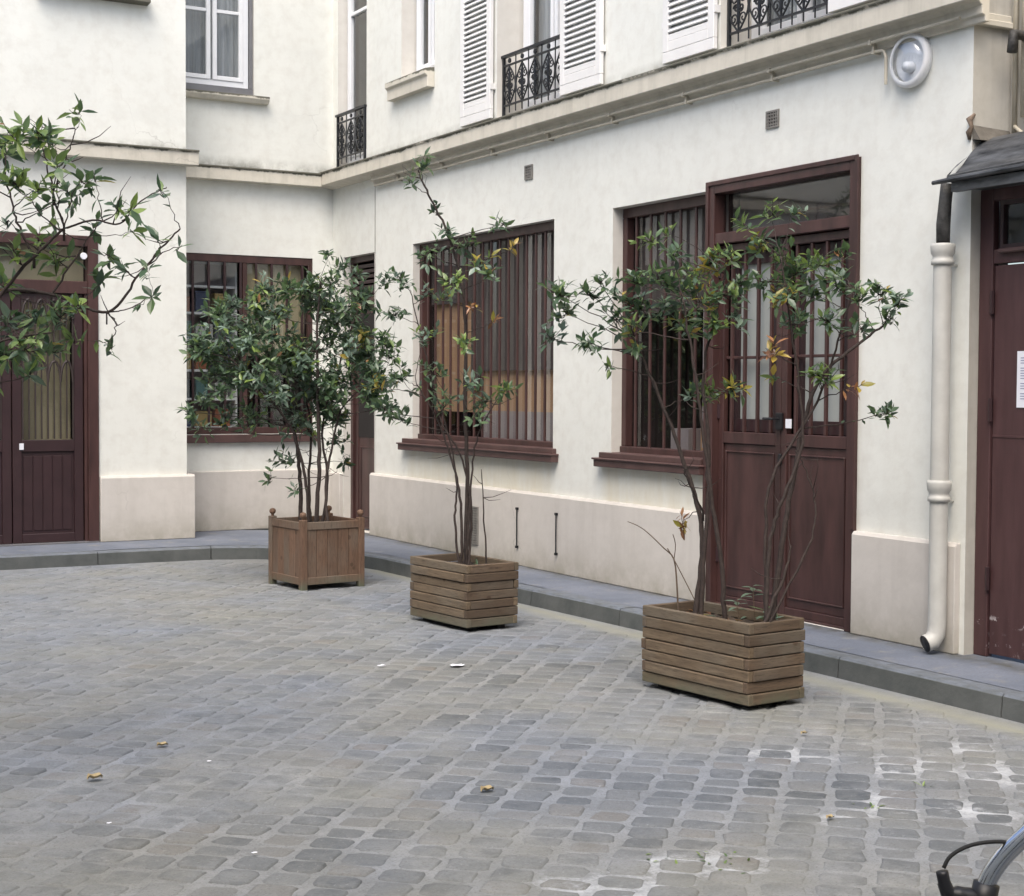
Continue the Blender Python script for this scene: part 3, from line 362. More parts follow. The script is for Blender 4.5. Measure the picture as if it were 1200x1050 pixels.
for k,(a,b) in enumerate(((-8.222,-7.53),(-7.525,-6.851))):
    mb=MB(); frame_rect(mb,FR,a,b,.135,2.62,.055,-.075,-.03); fbox(mb,FR,a+.055,b-.055,-.075,-.03,1.25,1.33)
    fbox(mb,FR,a+.055,b-.055,-.07,-.045,.19,1.25)
    frame_rect(mb,FR,a+.075,b-.075,.25,1.2,.012,-.046,-.035)
    fbox(mb,FR,a+.055,b-.055,-.07,-.05,1.83,1.85)
    lf=mb.build('door_leaf',M['maroon'],D2,bevel=.004)
    # inner sash with frosted pane
    mb=MB(); frame_rect(mb,FR,a+.06,b-.06,1.335,2.56,.085,-.125,-.085); mb.build('inner_sash',M['maroon_d'],lf) if False else mb.build('sash',M['maroon_d'],lf)
    pane(FR,a+.145,b-.145,1.42,2.475,-.11,lf,'frosted')
    mb=MB()
    for i in range(4):
        s=a+.055+(b-a-.11)*(i+.5)/4; fbox(mb,FR,s-.011,s+.011,-.062,-.038,1.33,2.565)
    mb.build('grille',M['maroon'],lf,bevel=.003)
mb=MB(); fbox(mb,FR,-7.56,-7.50,-.029,-.005,1.36,1.47); mb.tube([(.02,-7.53,1.43),(-.05,-7.53,1.43),(-.05,-7.44,1.43)],.009,8); mb.build('lock',M['black'],D2,bevel=.004)
mb=MB(); fbox(mb,FR,-7.55,-7.52,-.029,-.01,1.13,1.20); mb.build('handle',M['black'],D2,bevel=.004)
mb=MB(); fbox(mb,FR,-7.64,-7.585,-.029,-.022,1.37,1.43); mb.build('lock_plate',M['paper'],D2)
for z in (.42,1.42,2.4):
    for y in (-8.215,-6.858): mb=MB(); mb.tube([(.030,y,z),(.030,y,z+.10)],.014,8); mb.build('hinge',M['maroon_d'],D2)
# ---- corner door, right facade
mb=MB(); a,b=-1.099,-.301
frame_rect(mb,FR,a,b,.122,2.998,.06,-.17,-.11,bottom=False); fbox(mb,FR,a+.06,b-.06,-.17,-.11,2.52,2.58)
DC=mb.build('door',M['maroon'],BLD,bevel=.004); DC['label']='narrow maroon door in the corner behind the square planter'
mb=MB(); frame_rect(mb,FR,a+.062,b-.062,.135,2.515,.08,-.165,-.135); fbox(mb,FR,a+.142,b-.142,-.16,-.145,.2,2.45); frame_rect(mb,FR,a+.19,b-.19,.26,1.0,.015,-.146,-.138); mb.build('door_leaf',M['maroon'],DC,bevel=.004)
mb=MB()
for i in range(6): z=2.60+i*.055; fbox(mb,FR,a+.06,b-.06,-.165,-.13,z,z+.035)
mb.build('louvre',M['maroon_d'],DC); room(FR,-1.1,-.3,.13,3.0,-.19,.5,DC)
mb=MB(); fbox(mb,FR,a+.14,b-.14,-.1445,-.14,1.1,2.4); mb.build('pane',M['dark'],DC)
# ---- recess window
s0,s1,z0,z1=-1.66,-.20,1.13,3.0
mb=MB(); fbox(mb,FN,s0,s1,-.065,-.01,z1-.08,z1-.001); fbox(mb,FN,s0,s0+.05,-.065,-.01,z0,z1-.08); fbox(mb,FN,s1-.05,s1,-.065,-.01,z0,z1-.08); fbox(mb,FN,s0+.05,s1-.05,-.065,.0,z0,z0+.07); fbox(mb,FN,-.98,-.93,-.06,-.015,z0+.07,z1-.08)
W=mb.build('window',M['maroon'],BLD,bevel=.004); W['label']='barred window in the recess with shelves of boxes inside'
mb=MB(); fbox(mb,FN,s0-.04,s1+.04,.001,.06,z0-.09,z0-.005); mb.build('sill',M['maroon_l'],W,bevel=.006)
mb=MB()
for i in range(8):
    s=s0+.14+i*.172; fbox(mb,FN,s-.011,s+.011,-.03,-.008,z0+.06,z1-.07)
mb.build('grille',M['maroon_d'],W)
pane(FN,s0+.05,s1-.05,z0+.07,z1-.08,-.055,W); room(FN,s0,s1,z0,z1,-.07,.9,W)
mb=MB(); fbox(mb,FN,-.97,-.26,-.11,-.10,1.95,2.95); mb.build('beige_board',M['beige_panel'],W)
SH=thing('shelf_unit','white shelf unit standing inside the recess window','shelf',(-1.3,.35,.12))
mb=MB()
for z in (1.18,1.48,1.78,2.10,2.38,2.66,2.93): mb.box((-1.64,.22,z),(-.99,.5,z+.025))
mb.build('shelf_board',M['white'],SH)
mb=MB(); mb.box((-1.66,.22,.2),(-1.641,.5,2.98)); mb.box((-.989,.22,.2),(-.97,.5,2.98)); mb.build('side_panel',M['white'],SH)
mb=MB(); mb.box((-1.64,.501,.2),(-.99,.52,2.98)); mb.build('back_panel',M['lilac'],SH)
bl=['dark blue','grey','rust red','teal','tan','slate']; k=0
for zi,z in enumerate((1.205,1.505,1.805,2.125,2.405)):
    for xi in range(3):
        w=R_.uniform(.14,.19); h=R_.uniform(.13,.22); x=-1.62+xi*.21; ci=(zi*2+xi*3+k)%6; k+=1
        b=MB().box((x,.26,z+.0005),(x+w,.46,z+h)); b.box((x-.003,.257,z+h),(x+w+.003,.463,z+h+.02)); o=b.build('storage_box',M['box%d'%ci],bevel=.004)
        tag(o,'%s storage box, %s on the %s shelf from the bottom in the recess window'%(bl[ci],['left','middle','right'][xi],['first','second','third','fourth','fifth'][zi]),'box','boxes on the shelf unit')
# ---- left door
mb=MB(); s0,s1,z1=-4.219,-2.661,3.052
fbox(mb,FB,s0,s0+.10,-.1,.02,.122,z1); fbox(mb,FB,s1-.10,s1,-.1,.02,.122,z1); fbox(mb,FB,s0+.10,s1-.10,-.1,.02,z1-.10,z1); fbox(mb,FB,s0+.10,s1-.10,-.1,.005,2.50,2.62); 
fbox(mb,FB,s1-.13,s1-.10,-.1,-.01,.122,2.5)
DL=mb.build('door',M['maroon'],BLD,bevel=.005); DL['label']='maroon double door with pointed arch iron grilles, at the left edge'
pane(FB,s0+.1,s1-.1,2.62,z1-.1,-.07,DL); mb=MB(); fbox(mb,FB,s0+.1,s1-.1,-.16,-.15,2.6,z1-.08); mb.build('back_board',M['olive'],DL); room(FB,s0,s1,.13,3.04,-.12,.8,DL)
mb=MB(); mb.add([(0,0,0)],[]) if False else None
lathe(mb,[(.0,.012),(.030,.012),(.034,.0)],FB(-2.80,.021,2.86),(0,-1,0),14); mb.build('round_plate',M['paper'],DL)
def arch_grille(a,b,par):
    mb=MB(); n=4; w=(b-a)/n
    yy=FB(0,-.035,0)[1]
    for i in range(n+1):
        mb.box((a+i*w-.007,yy-.006,1.12),(a+i*w+.007,yy+.006,2.47))
    for i in range(n):
        c=a+(i+.5)*w; mb.box((c-.006,yy-.006,1.12),(c+.006,yy+.006,2.47))
        for sg in (-1,1):
            for (zb,zt,inv) in ((1.66,1.86,1),(2.26,2.44,1)):
                pts=[(c+sg*w*.5*math.cos(t*math.pi/2),yy-.008,zb+(zt-zb)*math.sin(t*math.pi/2)*1.0) for t in [0,.25,.5,.75,1]]
                mb.tube(pts,.012,5)
    mb.build('grille',M['ironbrown'],par)
for a,b in ((-4.115,-3.47),(-3.46,-2.80)):
    mb=MB(); frame_rect(mb,FB,a,b,.135,2.495,.085,-.09,-.03); fbox(mb,FB,a+.085,b-.085,-.09,-.03,1.0,1.11)
    fbox(mb,FB,a+.085,b-.085,-.085,-.05,.2,1.0)
    for i in range(5): s=a+.1+(b-a-.2)*i/5; fbox(mb,FB,s,s+(b-a-.2)/5-.008,-.05,-.042,.25,.96)
    lf=mb.build('door_leaf',M['maroon_d'],DL,bevel=.004)
    arch_grille(a+.095,b-.095,lf); pane(FB,a+.08,b-.08,1.1,2.42,-.065,lf)
    mb=MB(); fbox(mb,FB,a+.06,b-.06,-.30,-.29,1.0,2.45); mb.build('back_board',M['beige_panel'],lf)
mb=MB(); fbox(mb,FB,-3.40,-3.36,-.029,-.02,1.02,1.08); mb.build('lock_plate',M['paper'],DL)
mb=MB(); fbox(mb,FB,-4.2,-2.67,-.1,.05,.121,.134); mb.build('threshold',M['greymetal'],DL)
# ---- upper windows
def casement(fr,s0,s1,z0,z1,d,lab,curt=True,mat='white',fw_=.06,mull=True,trans=None):
    mb=MB(); frame_rect(mb,fr,s0,s1,z0,z1,fw_,d-.05,d)
    W=mb.build('window',M[mat],BLD,bevel=.004); W['label']=lab
    c=(s0+s1)/2
    mb=MB()
    for a,b in (((s0+fw_,c-.012),(c+.012,s1-fw_)) if mull else ((s0+fw_,s1-fw_),)):
        frame_rect(mb,fr,a,b,z0+fw_,z1-fw_,.045,d-.035,d+.012)
        if trans: fbox(mb,fr,a+.045,b-.045,d-.035,d+.008,trans,trans+.035)
    mb.build('sash',M[mat],W,bevel=.004)
    pane(fr,s0+fw_,s1-fw_,z0+fw_,z1-fw_,d-.02,W)
    if curt:
        mb=MB(); n=40; vs=[]; 
        for i in range(n+1):
            s=s0+.03+(s1-s0-.06)*i/n; dd=d-.12+.018*math.sin(i*1.7)+.01*math.sin(i*.6)
            vs+= [fr(s,dd,z0+.02),fr(s,dd,z1-.02)]
        mb.add(vs,[(2*i,2*i+2,2*i+3,2*i+1) for i in range(n)]); mb.build('curtain',M['curtain'],W,smooth=True,norm=False)
    room(fr,s0-.01,s1+.01,z0-.01,z1+.01,d-.051,.9,W)
    return W
W=casement(FN,-1.70,-.90,4.74,6.5,-.06,'white casement window with net curtains above the recess',trans=5.49)
mb=MB(); fbox(mb,FN,-1.70,-.862,-.1,-.02,4.661,4.735); fbox(mb,FN,-.897,-.862,-.1,-.03,4.74,6.49); mb.build('flashing',M['greymetal'],W)
mb=MB(); mb.prism([(0,4.575),(.07,4.58),(.10,4.62),(.10,4.65),(0,4.668)],-1.788,-.72,FN); mb.build('sill',M['sill_a'],W,bevel=.004)
W=casement(FR,-.86,-.16,4.0,6.3,-.13,'narrow french window with iron railing in the corner',curt=False,mull=False,trans=5.55)
W=casement(FR,-2.47,-1.79,4.64,6.3,-.15,'small white window above its own sill',trans=None)
mb=MB(); mb.prism([(0,4.43),(.075,4.43),(.075,4.53),(.10,4.55),(.10,4.60),(0,4.618)],-2.49,-1.60,FR); mb.build('sill',M['sill_b'],W,bevel=.004)
Wa=casement(FR,-4.78,-3.71,3.97,6.2,-.25,'french window with iron railing between two white shutters',fw_=.09,trans=None)
Wb=casement(FR,-8.00,-6.89,3.97,6.2,-.25,'french window with iron railing at the top right of the facade',fw_=.09,trans=None)
W=casement(FB,-3.13,-2.27,5.42,7.2,-.12,'window high above the left double door')
mb=MB(); mb.prism([(0,5.30),(.12,5.31),(.12,5.37),(0,5.39)],-3.25,-2.17,FB); mb.build('sill',M['cornice'],W)
# shutters
def shutter(s0,s1,z0,z1,lab):
    mb=MB(); frame_rect(mb,FR,s0,s1,z0+.08,z1,.07,.016,.052); fbox(mb,FR,s0,s1,.016,.052,z0,z0+.14) if False else None
    fbox(mb,FR,s0,s1,.0165,.0515,z0,z0+.0795); fbox(mb,FR,s0+.07,s1-.07,.018,.05,z0+.15,z0+.20)
    fbox(mb,FR,s0+.07,s1-.07,.018,.05,(z0+z1)/2,(z0+z1)/2+.06)
    z=z0+.21
    S=mb.build('shutter',M['shutter'],BLD,bevel=.004); S['label']=lab
    mb=MB()
    while z<z1-.1:
        mb.add([FR(s0+.07,.022,z+.034),FR(s1-.07,.022,z+.034),FR(s1-.07,.050,z),FR(s0+.07,.050,z),FR(s0+.07,.030,z+.040),FR(s1-.07,.030,z+.040),FR(s1-.07,.056,z+.008),FR(s0+.07,.056,z+.008)],
          [(0,1,2,3),(4,5,6,7),(0,3,7,4),(1,2,6,5),(2,3,7,6),(0,1,5,4)]); z+=.046
    mb.build('slats',M['shutter'],S)
    for z in (z0+.25,z0+1.2,z0+2.0):
        for s in (s0,s1): mb=MB(); fbox(mb,FR,s-.012,s+.012,.002,.05,z,z+.05); mb.build('hinge',M['shutter'],S)
shutter(-3.66,-3.10,3.965,6.15,'louvred white shutter left of the middle french window')
shutter(-5.42,-4.82,3.965,6.15,'louvred white shutter right of the middle french window')
shutter(-6.86,-6.25,3.965,6.15,'louvred white shutter left of the right-hand french window')
shutter(-8.62,-8.03,3.965,6.15,'louvred white shutter right of the right-hand french window')
# iron railings
def scroll(c,r,turn,sg,d,n=16):
    pts=[]
    for i in range(n+1):
        t=i/n; rr=r*(1-.8*t); a=turn+sg*t*2*math.pi*1.4
        pts.append(FR(c[0]+rr*math.cos(a),d,c[1]+rr*math.sin(a)))
    return pts
def railing(s0,s1,z0,z1,d,lab):
    mb=MB(); L=s1-s0
    fbox(mb,FR,s0-.02,s1+.02,d-.02,d+.02,z1-.022,z1); fbox(mb,FR,s0,s1,d-.008,d+.008,z1-.10,z1-.085); fbox(mb,FR,s0,s1,d-.008,d+.008,z0+.06,z0+.075)
    for s in (s0+.01,s1-.01): fbox(mb,FR,s-.011,s+.011,d-.011,d+.011,z0-.03,z1-.02)
    R=mb.build('railing',M['iron'],BLD); R['label']=lab
    mb=MB(); n=max(2,round(L/.22)); w=L/n
    for i in range(n):
        c=s0+(i+.5)*w; zc=(z0+z1)/2-.02; H=(z1-z0)-.17
        for sg in (-1,1):
            mb.tube([FR(c+sg*w*.5*math.sin(t*math.pi)*.95,d,zc-H/2+H*t) for t in [k/10 for k in range(11)]],.0075,5)
            mb.tube(scroll((c+sg*w*.22,zc+H*.22),w*.20,math.pi/2,sg,d),.006,5); mb.tube(scroll((c+sg*w*.22,zc-H*.22),w*.20,-math.pi/2,-sg,d),.006,5)
            mb.tube(scroll((c+sg*w*.12,zc),w*.13,0,sg,d),.008,5)
        mb.tube([FR(c,d,zc-H/2),FR(c,d,zc-H*.2),FR(c,d,zc+H*.2),FR(c,d,zc+H/2)],[.006,.014,.014,.006],6)
        mb.tube([FR(c,d,z0-.0),FR(c,d,z0+.07)],.006,5)
        lathe(mb,[(.0,-.008),(.022,-.006),(.022,.006),(0,.008)],FR(c,d,z1-.055),(1,0,0),8)
    for i in range(n+1): mb.tube([FR(s0+i*w,d,z0),FR(s0+i*w,d,z1-.02)],.006,5)
    mb.build('scrollwork',M['iron'],R)
railing(-4.79,-3.70,4.0,4.50,-.06,'scrolled black iron railing between the open shutters')
railing(-8.01,-6.88,4.0,4.50,-.06,'scrolled black iron railing at the top right window')
railing(-.87,-.15,3.99,4.52,-.02,'scrolled black iron railing of the narrow corner window')
# ---- grey tube standing in for the shadow line where the corner section steps back
mb=MB(); mb.tube([(-.006,-1.175,.76),(-.006,-1.175,3.66)],.006,8); tag(mb.build('wall_cable',M['wallcable']),'thin vertical cable running from plinth to cornice beside the corner door','cable')
# ---- conduits under the cornice
mb=MB()
mb.tube([(-.078,-1.25,3.70),(-.078,-8.0,3.70),(-.078,-9.17,3.70)],.010,8); mb.tube([(-.045,-1.25,3.648),(-.045,-8.50,3.648),(-.045,-8.53,3.64),(-.045,-8.55,3.60),(-.045,-8.55,3.44)],.010,8)
C1=mb.build('conduit',M['conduit']); tag(C1,'pair of thin painted conduits running under the right facade cornice','conduit')
s=-1.8
while s>-9.0: mb=MB(); fbox(mb,FR,s-.010,s+.010,.061,.090,3.685,3.716); fbox(mb,FR,s-.010,s+.010,.001,.06,3.635,3.716); mb.build('bracket',M['conduit'],C1); s-=.95
# ---- air vents
def vent(s,z,w,h,lab,fr=FR,group='small air vents in the facade',d=0):
    mb=MB(); frame_rect(mb,fr,s-w/2,s+w/2,z-h/2,z+h/2,.012,d+.001,d+.012)
    k=z-h/2+.02
    i=0
    while k<z+h/2-.015:
        fbox(mb,fr,s-w/2+.012,s+w/2-.012,d+.002,d+.009,k,k+.008); k+=.022
    k=s-w/2+.025
    while k<s+w/2-.02: fbox(mb,fr,k,k+.007,d+.0025,d+.0105,z-h/2+.012,z+h/2-.012); k+=.026
    V=mb.build('air_vent',M['vent']); tag(V,lab,'vent',group)
    mb=MB(); fbox(mb,fr,s-w/2+.01,s+w/2-.01,d+.0004,d+.0015,z-h/2+.01,z+h/2-.01); mb.build('vent_opening',M['dark'],V)
vent(-4.26,3.43,.13,.12,'small square grey vent high above the middle barred window')
vent(-7.45,3.40,.13,.115,'small square grey vent high above the double door')
vent(-3.36,.40,.24,.34,'grey slotted vent low in the plinth behind the middle planter',d=.045)
for s,l in ((-4.18,'iron wall strip in the plinth nearer the middle planter'),(-4.82,'iron wall strip in the plinth nearer the front planter')):
    mb=MB(); mb.tube([(-.058,s,.28),(-.058,s,.60)],.006,6); fbox(mb,FR,s-.011,s+.011,.045,.067,.27,.29); fbox(mb,FR,s-.011,s+.011,.045,.067,.595,.615)
    tag(mb.build('boot_rail',M['iron']),l,'iron bar','iron bars on the plinth')
# ---- wall lamp
L=thing('wall_lamp','round white bulkhead lamp high on the wall near the facade corner','lamp',(0,-8.735,3.55))
mb=MB(); lathe(mb,[(.152,.0),(.160,.02),(.16,.036),(.150,.05),(.132,.054),(.126,.048)],(-.001,-8.735,3.55),(-1,0,0),32); o=mb.build('lamp_housing',M['lampbase'],L,smooth=True)
mb=MB(); lathe(mb,[(.0,.015),(.125,.02)],(-.001,-8.735,3.55),(-1,0,0),24); lathe(mb,[(0,.07),(.03,.065),(.034,.02)],(-.001,-8.735,3.51),(-1,0,0),12); mb.build('reflector',M['white'],L,smooth=True)
mb=MB(); lathe(mb,[(.128,.05),(.120,.068),(.100,.085),(.06,.098),(.02,.102),(0,.1025)],(-.001,-8.735,3.55),(-1,0,0),32); mb.build('glass_dome',M['lampglass'],L,smooth=True)
# ---- downpipe
P=thing('downpipe','cream painted downpipe with collars running down the facade corner','pipe',(-.09,-9.09,.12))
mb=MB(); mb.tube([(-.10,-9.09,2.44),(-.10,-9.09,.29),(-.105,-9.09,.235),(-.130,-9.085,.195),(-.175,-9.075,.180)],[.052,.052,.052,.052,.050],20,cap=False); mb.tube([(-.172,-9.076,.181),(-.1765,-9.0745,.1795)],.0495,20,1,cap=True)
mb.build('pipe',[M['pipe'],M['black']],P,smooth=True,norm=False)
for z in (2.36,1.02): mb=MB(); mb.tube([(-.10,-9.09,z-.03),(0,-9.10,z-.03)],.008,6); lathe(mb,[(.052,-.03),(.064,-.028),(.064,-.005),(.058,.0),(.056,.02),(.066,.035),(.07,.075),(.066,.09),(.052,.092)],(-.10,-9.09,z),(0,0,1),20); mb.build('collar',M['pipe'],P,smooth=True)
mb=MB(); mb.tube([(-.135,-9.15,2.78),(-.128,-9.13,2.68),(-.10,-9.09,2.56),(-.10,-9.09,2.44)],[.036,.036,.04,.038],14); mb.build('lead_outlet',M['lead'],P,smooth=True)
# ================================================================== RIGHT-HAND ANNEXE
AX=thing('annexe','ochre and grey neighbouring annexe with maroon door and lead canopy','building',(.3,-11,.12))
mb=MB(); mb.add([(.30,-9.2,2.9),(.30,-9.44,2.9),(.30,-9.44,TOP),(.30,-9.2,TOP)],[(0,1,2,3)],1)
mb.add([(.30,-9.44,2.6),(.22,-9.44,2.6),(.22,-9.44,TOP),(.30,-9.44,TOP)],[(0,1,2,3)],0); mb.add([(.22,-9.44,2.6),(.22,-18,2.6),(.22,-18,TOP),(.22,-9.44,TOP)],[(0,1,2,3)],0)
mb.add([(.06,-11.0,.12),(.06,-18,.12),(.06,-18,2.9),(.06,-11.0,2.9)],[(0,1,2,3)],0)
mb.add([(0,-9.2,.12),(.25,-9.2,.12),(.25,-9.2,2.9),(0,-9.2,2.9)],[(0,1,2,3)],1) if False else None
mb.box((0,-18,TOP),(6,-9.2,TOP+.2),1)
mb.build('wall',[M['ochre'],M['grey_wall']],AX,norm=False)
FX=lambda s,d,z:(.07-d,s,z)
mb=MB(); fbox(mb,FX,-9.30,-9.203,-.05,.0,.121,2.75); fbox(mb,FX,-11.0,-9.30,-.05,.0,2.68,2.75); fbox(mb,FX,-11.0,-10.9,-.05,0,.121,2.68); fbox(mb,FX,-10.9,-9.30,-.05,-.005,2.33,2.41)
def door_mat():
    m,nt,b=new_mat('maroon_paint_peeling'); p=wpos(nt); s=sep(nt,p)
    c=ramp(nt,noise(nt,p,3,5,.6,(4,4,.6)),[(.3,(.055,.024,.025)),(.7,(.088,.043,.043))])
    z1=mth(nt,'SUBTRACT',1,mth(nt,'DIVIDE',mth(nt,'ABSOLUTE',mth(nt,'SUBTRACT',s[2],.33)),.035),True); z2=mth(nt,'SUBTRACT',1,mth(nt,'DIVIDE',mth(nt,'ABSOLUTE',mth(nt,'SUBTRACT',s[2],.20)),.07),True)
    f=mth(nt,'MULTIPLY',mth(nt,'ADD',z1,mth(nt,'MULTIPLY',z2,.6)),ramp(nt,noise(nt,p,14,6,.7),[(.57,0),(.62,.9)]),True)
    c=mix(nt,f,c,(.62,.56,.56)); nt.links.new(c,b.inputs['Base Color']); b.inputs['Roughness'].default_value=.5; bump(nt,b,noise(nt,p,8,5),.2,.006); return m
DP=door_mat()
AD=mb.build('door',DP,AX,bevel=.004); AD['label']='large plain maroon door with chipped paint at its foot'
mb=MB(); fbox(mb,FX,-10.88,-9.31,-.05,-.012,.14,2.32); fbox(mb,FX,-10.88,-9.31,-.012,-.008,1.36,1.375); lf=mb.build('door_leaf',DP,AD,bevel=.004)
for z in (.5,1.45,2.05): mb=MB(); mb.tube([(.066,-9.305,z),(.066,-9.305,z+.13)],.013,8); mb.build('hinge',M['maroon_d'],lf)
mb=MB(); frame_rect(mb,FX,-10.9,-9.34,2.41,2.68,.025,-.045,-.01); mb.build('transom',M['maroon_d'],AD); pane(FX,-10.88,-9.36,2.43,2.66,-.03,AD); room(FX,-10.9,-9.3,2.4,2.68,-.05,.6,AD)
mb=MB(); fbox(mb,FX,-10.88,-9.36,.001,.03,2.385,2.41); mb.build('transom_sill',M['maroon_l'],AD,bevel=.006)
# canopy: profile in x,z swept along y
mb=MB(); y0,y1=-9.10,-11.3
top=[(.22,3.06),(.02,2.98),(-.26,2.80)]
def cv(x,z,y): return (x,y,z)
ya,yb=-9.215,-11.3
P0=[(.215,3.055),(.12,3.045),(.04,3.01),(-.03,2.945),(-.09,2.875),(-.14,2.83),(-.20,2.812),(-.20,2.775),(.06,2.775)]
n=len(P0); JJ=[0,.35,.75,1.3,2.085]; vs=[]
for q,jj in enumerate(JJ):
    for x,z in P0: vs.append((x,ya-jj,z+jj*.02+(R_.uniform(-.006,.006) if 0<q<4 and z>2.78 else 0)))
mb.add(vs,[(q*n+k,q*n+k+1,(q+1)*n+k+1,(q+1)*n+k) for q in range(len(JJ)-1) for k in range(n-1)]+[tuple(range(n))])
mb.tube([(-.205,-9.11,2.782),(-.208,-9.3,2.787),(-.205,yb,2.83)],[.012,.016,.016],8)
mb.box((-.19,-9.235,2.72),(-.15,-11.3,2.774)); mb.box((-.149,-9.235,2.745),(.06,-11.3,2.773))
mb.add([(-.20,-9.214,2.815),(-.03,-9.214,2.94),(-.012,-9.10,2.90),(-.12,-9.12,2.80)],[(0,1,2,3)])
mb.build('canopy',M['zinc'],AX,smooth=False)
mb=MB(); mb.add([(.0005,-9.2005,3.03),(.0005,-9.2005,3.11),(.29,-9.2005,3.10),(.29,-9.2005,3.0),(.0005,-9.26,3.02),(.29,-9.26,3.02)],[(1,2,5,4),(0,1,4),(2,3,5),(0,4,5,3)]); mb.build('mortar_fillet',M['cement'],AX)
mb=MB(); mb.tube([(-.004,-9.185,3.03),(-.016,-9.19,3.07),(-.006,-9.20,3.10),(-.020,-9.195,3.14),(.01,-9.207,3.17)],[.010,.018,.011,.019,.008],9); tag(mb.build('pipe_stub',M['rust'],None,smooth=True),'small rusty bracket and pipe stub at the wall corner above the lead canopy','pipe')
mb=MB(); mb.tube([(.275,-9.25,3.08),(.275,-9.25,4.9)],.014,8); mb.tube([(.262,-9.33,3.16),(.262,-9.33,4.9)],.02,8); mb.tube([(.275,-9.25,3.12),(.24,-9.36,3.05),(.19,-9.7,2.98),(.18,-10.2,2.90)],.012,8)
tag(mb.build('wall_pipes',M['conduit'],None,smooth=True),'thin pipes climbing the narrow grey wall above the lead canopy','pipe')
mb=MB(); mb.tube([(.24,-9.36,3.60),(.14,-9.36,3.60),(.13,-9.36,3.5)],.03,10); tag(mb.build('overflow_pipe',M['lead'],None,smooth=True),'short dark elbow pipe high on the narrow grey wall','pipe')
# notice on the annexe door
NT=MB(); fbox(NT,FX,-9.70,-9.485,-.008,-.005,1.53,1.84); NT=NT.build('notice',M['paper']); tag(NT,'white printed paper notice fixed to the maroon annexe door','notice')
mb=MB()
for i in range(17):
    z=1.80-i*.014
    if i in (3,9,13): continue
    fbox(mb,FX,-9.68+R_.uniform(0,.05),-9.51,-.0052,-.0042,z,z+.005)
mb.build('print_lines',M['ink'],NT)
# ================================================================== OPPOSITE SIDE OF THE COURT (out of frame, shades and reflects)
OP=thing('courtyard_building','plain cream building closing the far side of the courtyard behind the viewer','building',(-10,-12,0))
mb=MB(); FO=lambda s,d,z:(-9.5+d,s,z); ops=[(-3-i*3,-2-i*3,1+f*3.2,2.9+f*3.2,.15) for i in range(5) for f in range(2)]
wall(mb,FO,-18.5,-.6,0,7.5,0,ops); FQ=lambda s,d,z:(s,-18.5+d,z); ops2=[(-8.5+i*2.6,-7.4+i*2.6,1+f*3.2,2.9+f*3.2,.15) for i in range(4) for f in range(2)]
wall(mb,FQ,-9.5,.1,0,7.5,0,ops2); mb.build('wall',[M['wall'],M['reveal']],OP,norm=False)
for fr,oo in ((FO,ops),(FQ,ops2)):
    for a,b,c,e,r in oo:
        mb=MB(); frame_rect(mb,fr,a,b,c,e,.06,-.15,-.1); fbox(mb,fr,(a+b)/2-.03,(a+b)/2+.03,-.15,-.1,c+.06,e-.06); w=mb.build('window',M['maroon'],OP)
        pane(fr,a+.05,b-.05,c+.05,e-.05,-.13,w); mb=MB(); fbox(mb,fr,a,b,-.3,-.29,c,e); mb.build('blind',M['dark'],w)
# ================================================================== GROUND
KL=[(-16,-1.50),(-2.4,-1.50),(-1.85,-1.53),(-1.45,-1.68),(-1.12,-1.98),(-.90,-2.45),(-.80,-3.0),(-.74,-5.3),(-.68,-7.0),(-.66,-8.9),(-.66,-10.1),(-.70,-18.5)]
def resample(pl,step):
    pl=[Vector((x,y,0)) for x,y in pl]; out=[pl[0]]; 
    for a,b in zip(pl,pl[1:]):
        n=max(1,int((b-a).length/step))
        for i in range(1,n+1): out.append(a+(b-a)*i/n)
    return out
def offs(pl,d):
    out=[]
    for i,p in enumerate(pl):
        t=(pl[min(i+1,len(pl)-1)]-pl[max(i-1,0)]).normalized(); out.append(p+Vector((-t.y,t.x,0))*d)
    return out
K=resample(KL,.25)
kin=offs(K,.13)
mb=MB()
i=0
while i<len(K)-1:
    j=min(len(K)-1,i+4); seg=range(i,j+1); vs=[]; gap=.004; z=.118+R_.uniform(-.002,.002)
    for q in seg:
        a,b=K[q].copy(),kin[q].copy()
        if q==i: t=(K[q+1]-K[q]).normalized()*gap; a+=t;b+=t
        if q==j and j>i: t=(K[q]-K[q-1]).normalized()*gap; a-=t;b-=t
        o_=(a-b).normalized()
        vs+=[(a.x+o_.x*.012,a.y+o_.y*.012,-.05),(a.x,a.y,z-.014),(a.x-o_.x*.012,a.y-o_.y*.012,z),(b.x,b.y,z),(b.x,b.y,-.05)]
    n=len(list(seg)); mb.add(vs,[(5*q+k,5*q+k+1,5*q+6+k,5*q+5+k) for q in range(n-1) for k in range(4)]+[(4,3,2,1,0),tuple(5*(n-1)+k for k in range(5))]); i=j
def kerb_mat():
    m,nt,b=new_mat('kerb_stone_worn'); p=wpos(nt); s=sep(nt,p)
    c=ramp(nt,noise(nt,p,4,6,.65),[(.3,(.065,.073,.072)),(.7,(.115,.122,.12))])
    f=mth(nt,'MULTIPLY',mth(nt,'GREATER_THAN',s[2],.106),ramp(nt,noise(nt,p,12,5),[(.35,.4),(.6,1)])); c=mix(nt,f,c,(.15,.17,.20))
    nt.links.new(c,b.inputs['Base Color']); b.inputs['Roughness'].default_value=.8; bump(nt,b,noise(nt,p,35,4),.5,.006); return m
o=mb.build('kerb',kerb_mat()); o['kind']='structure'
mb=MB(); vs=[]
back=[]
for q in kin: vs.append((q.x,q.y,.12))
for q in kin:
    if q.y>-1.9 and q.x<-1.2: vs.append((q.x,.2,.121))
    elif q.y>-2.6: vs.append((.4,q.y+ (2.6+q.y)*1.5,.121))
    else: vs.append((.4,q.y,.121))
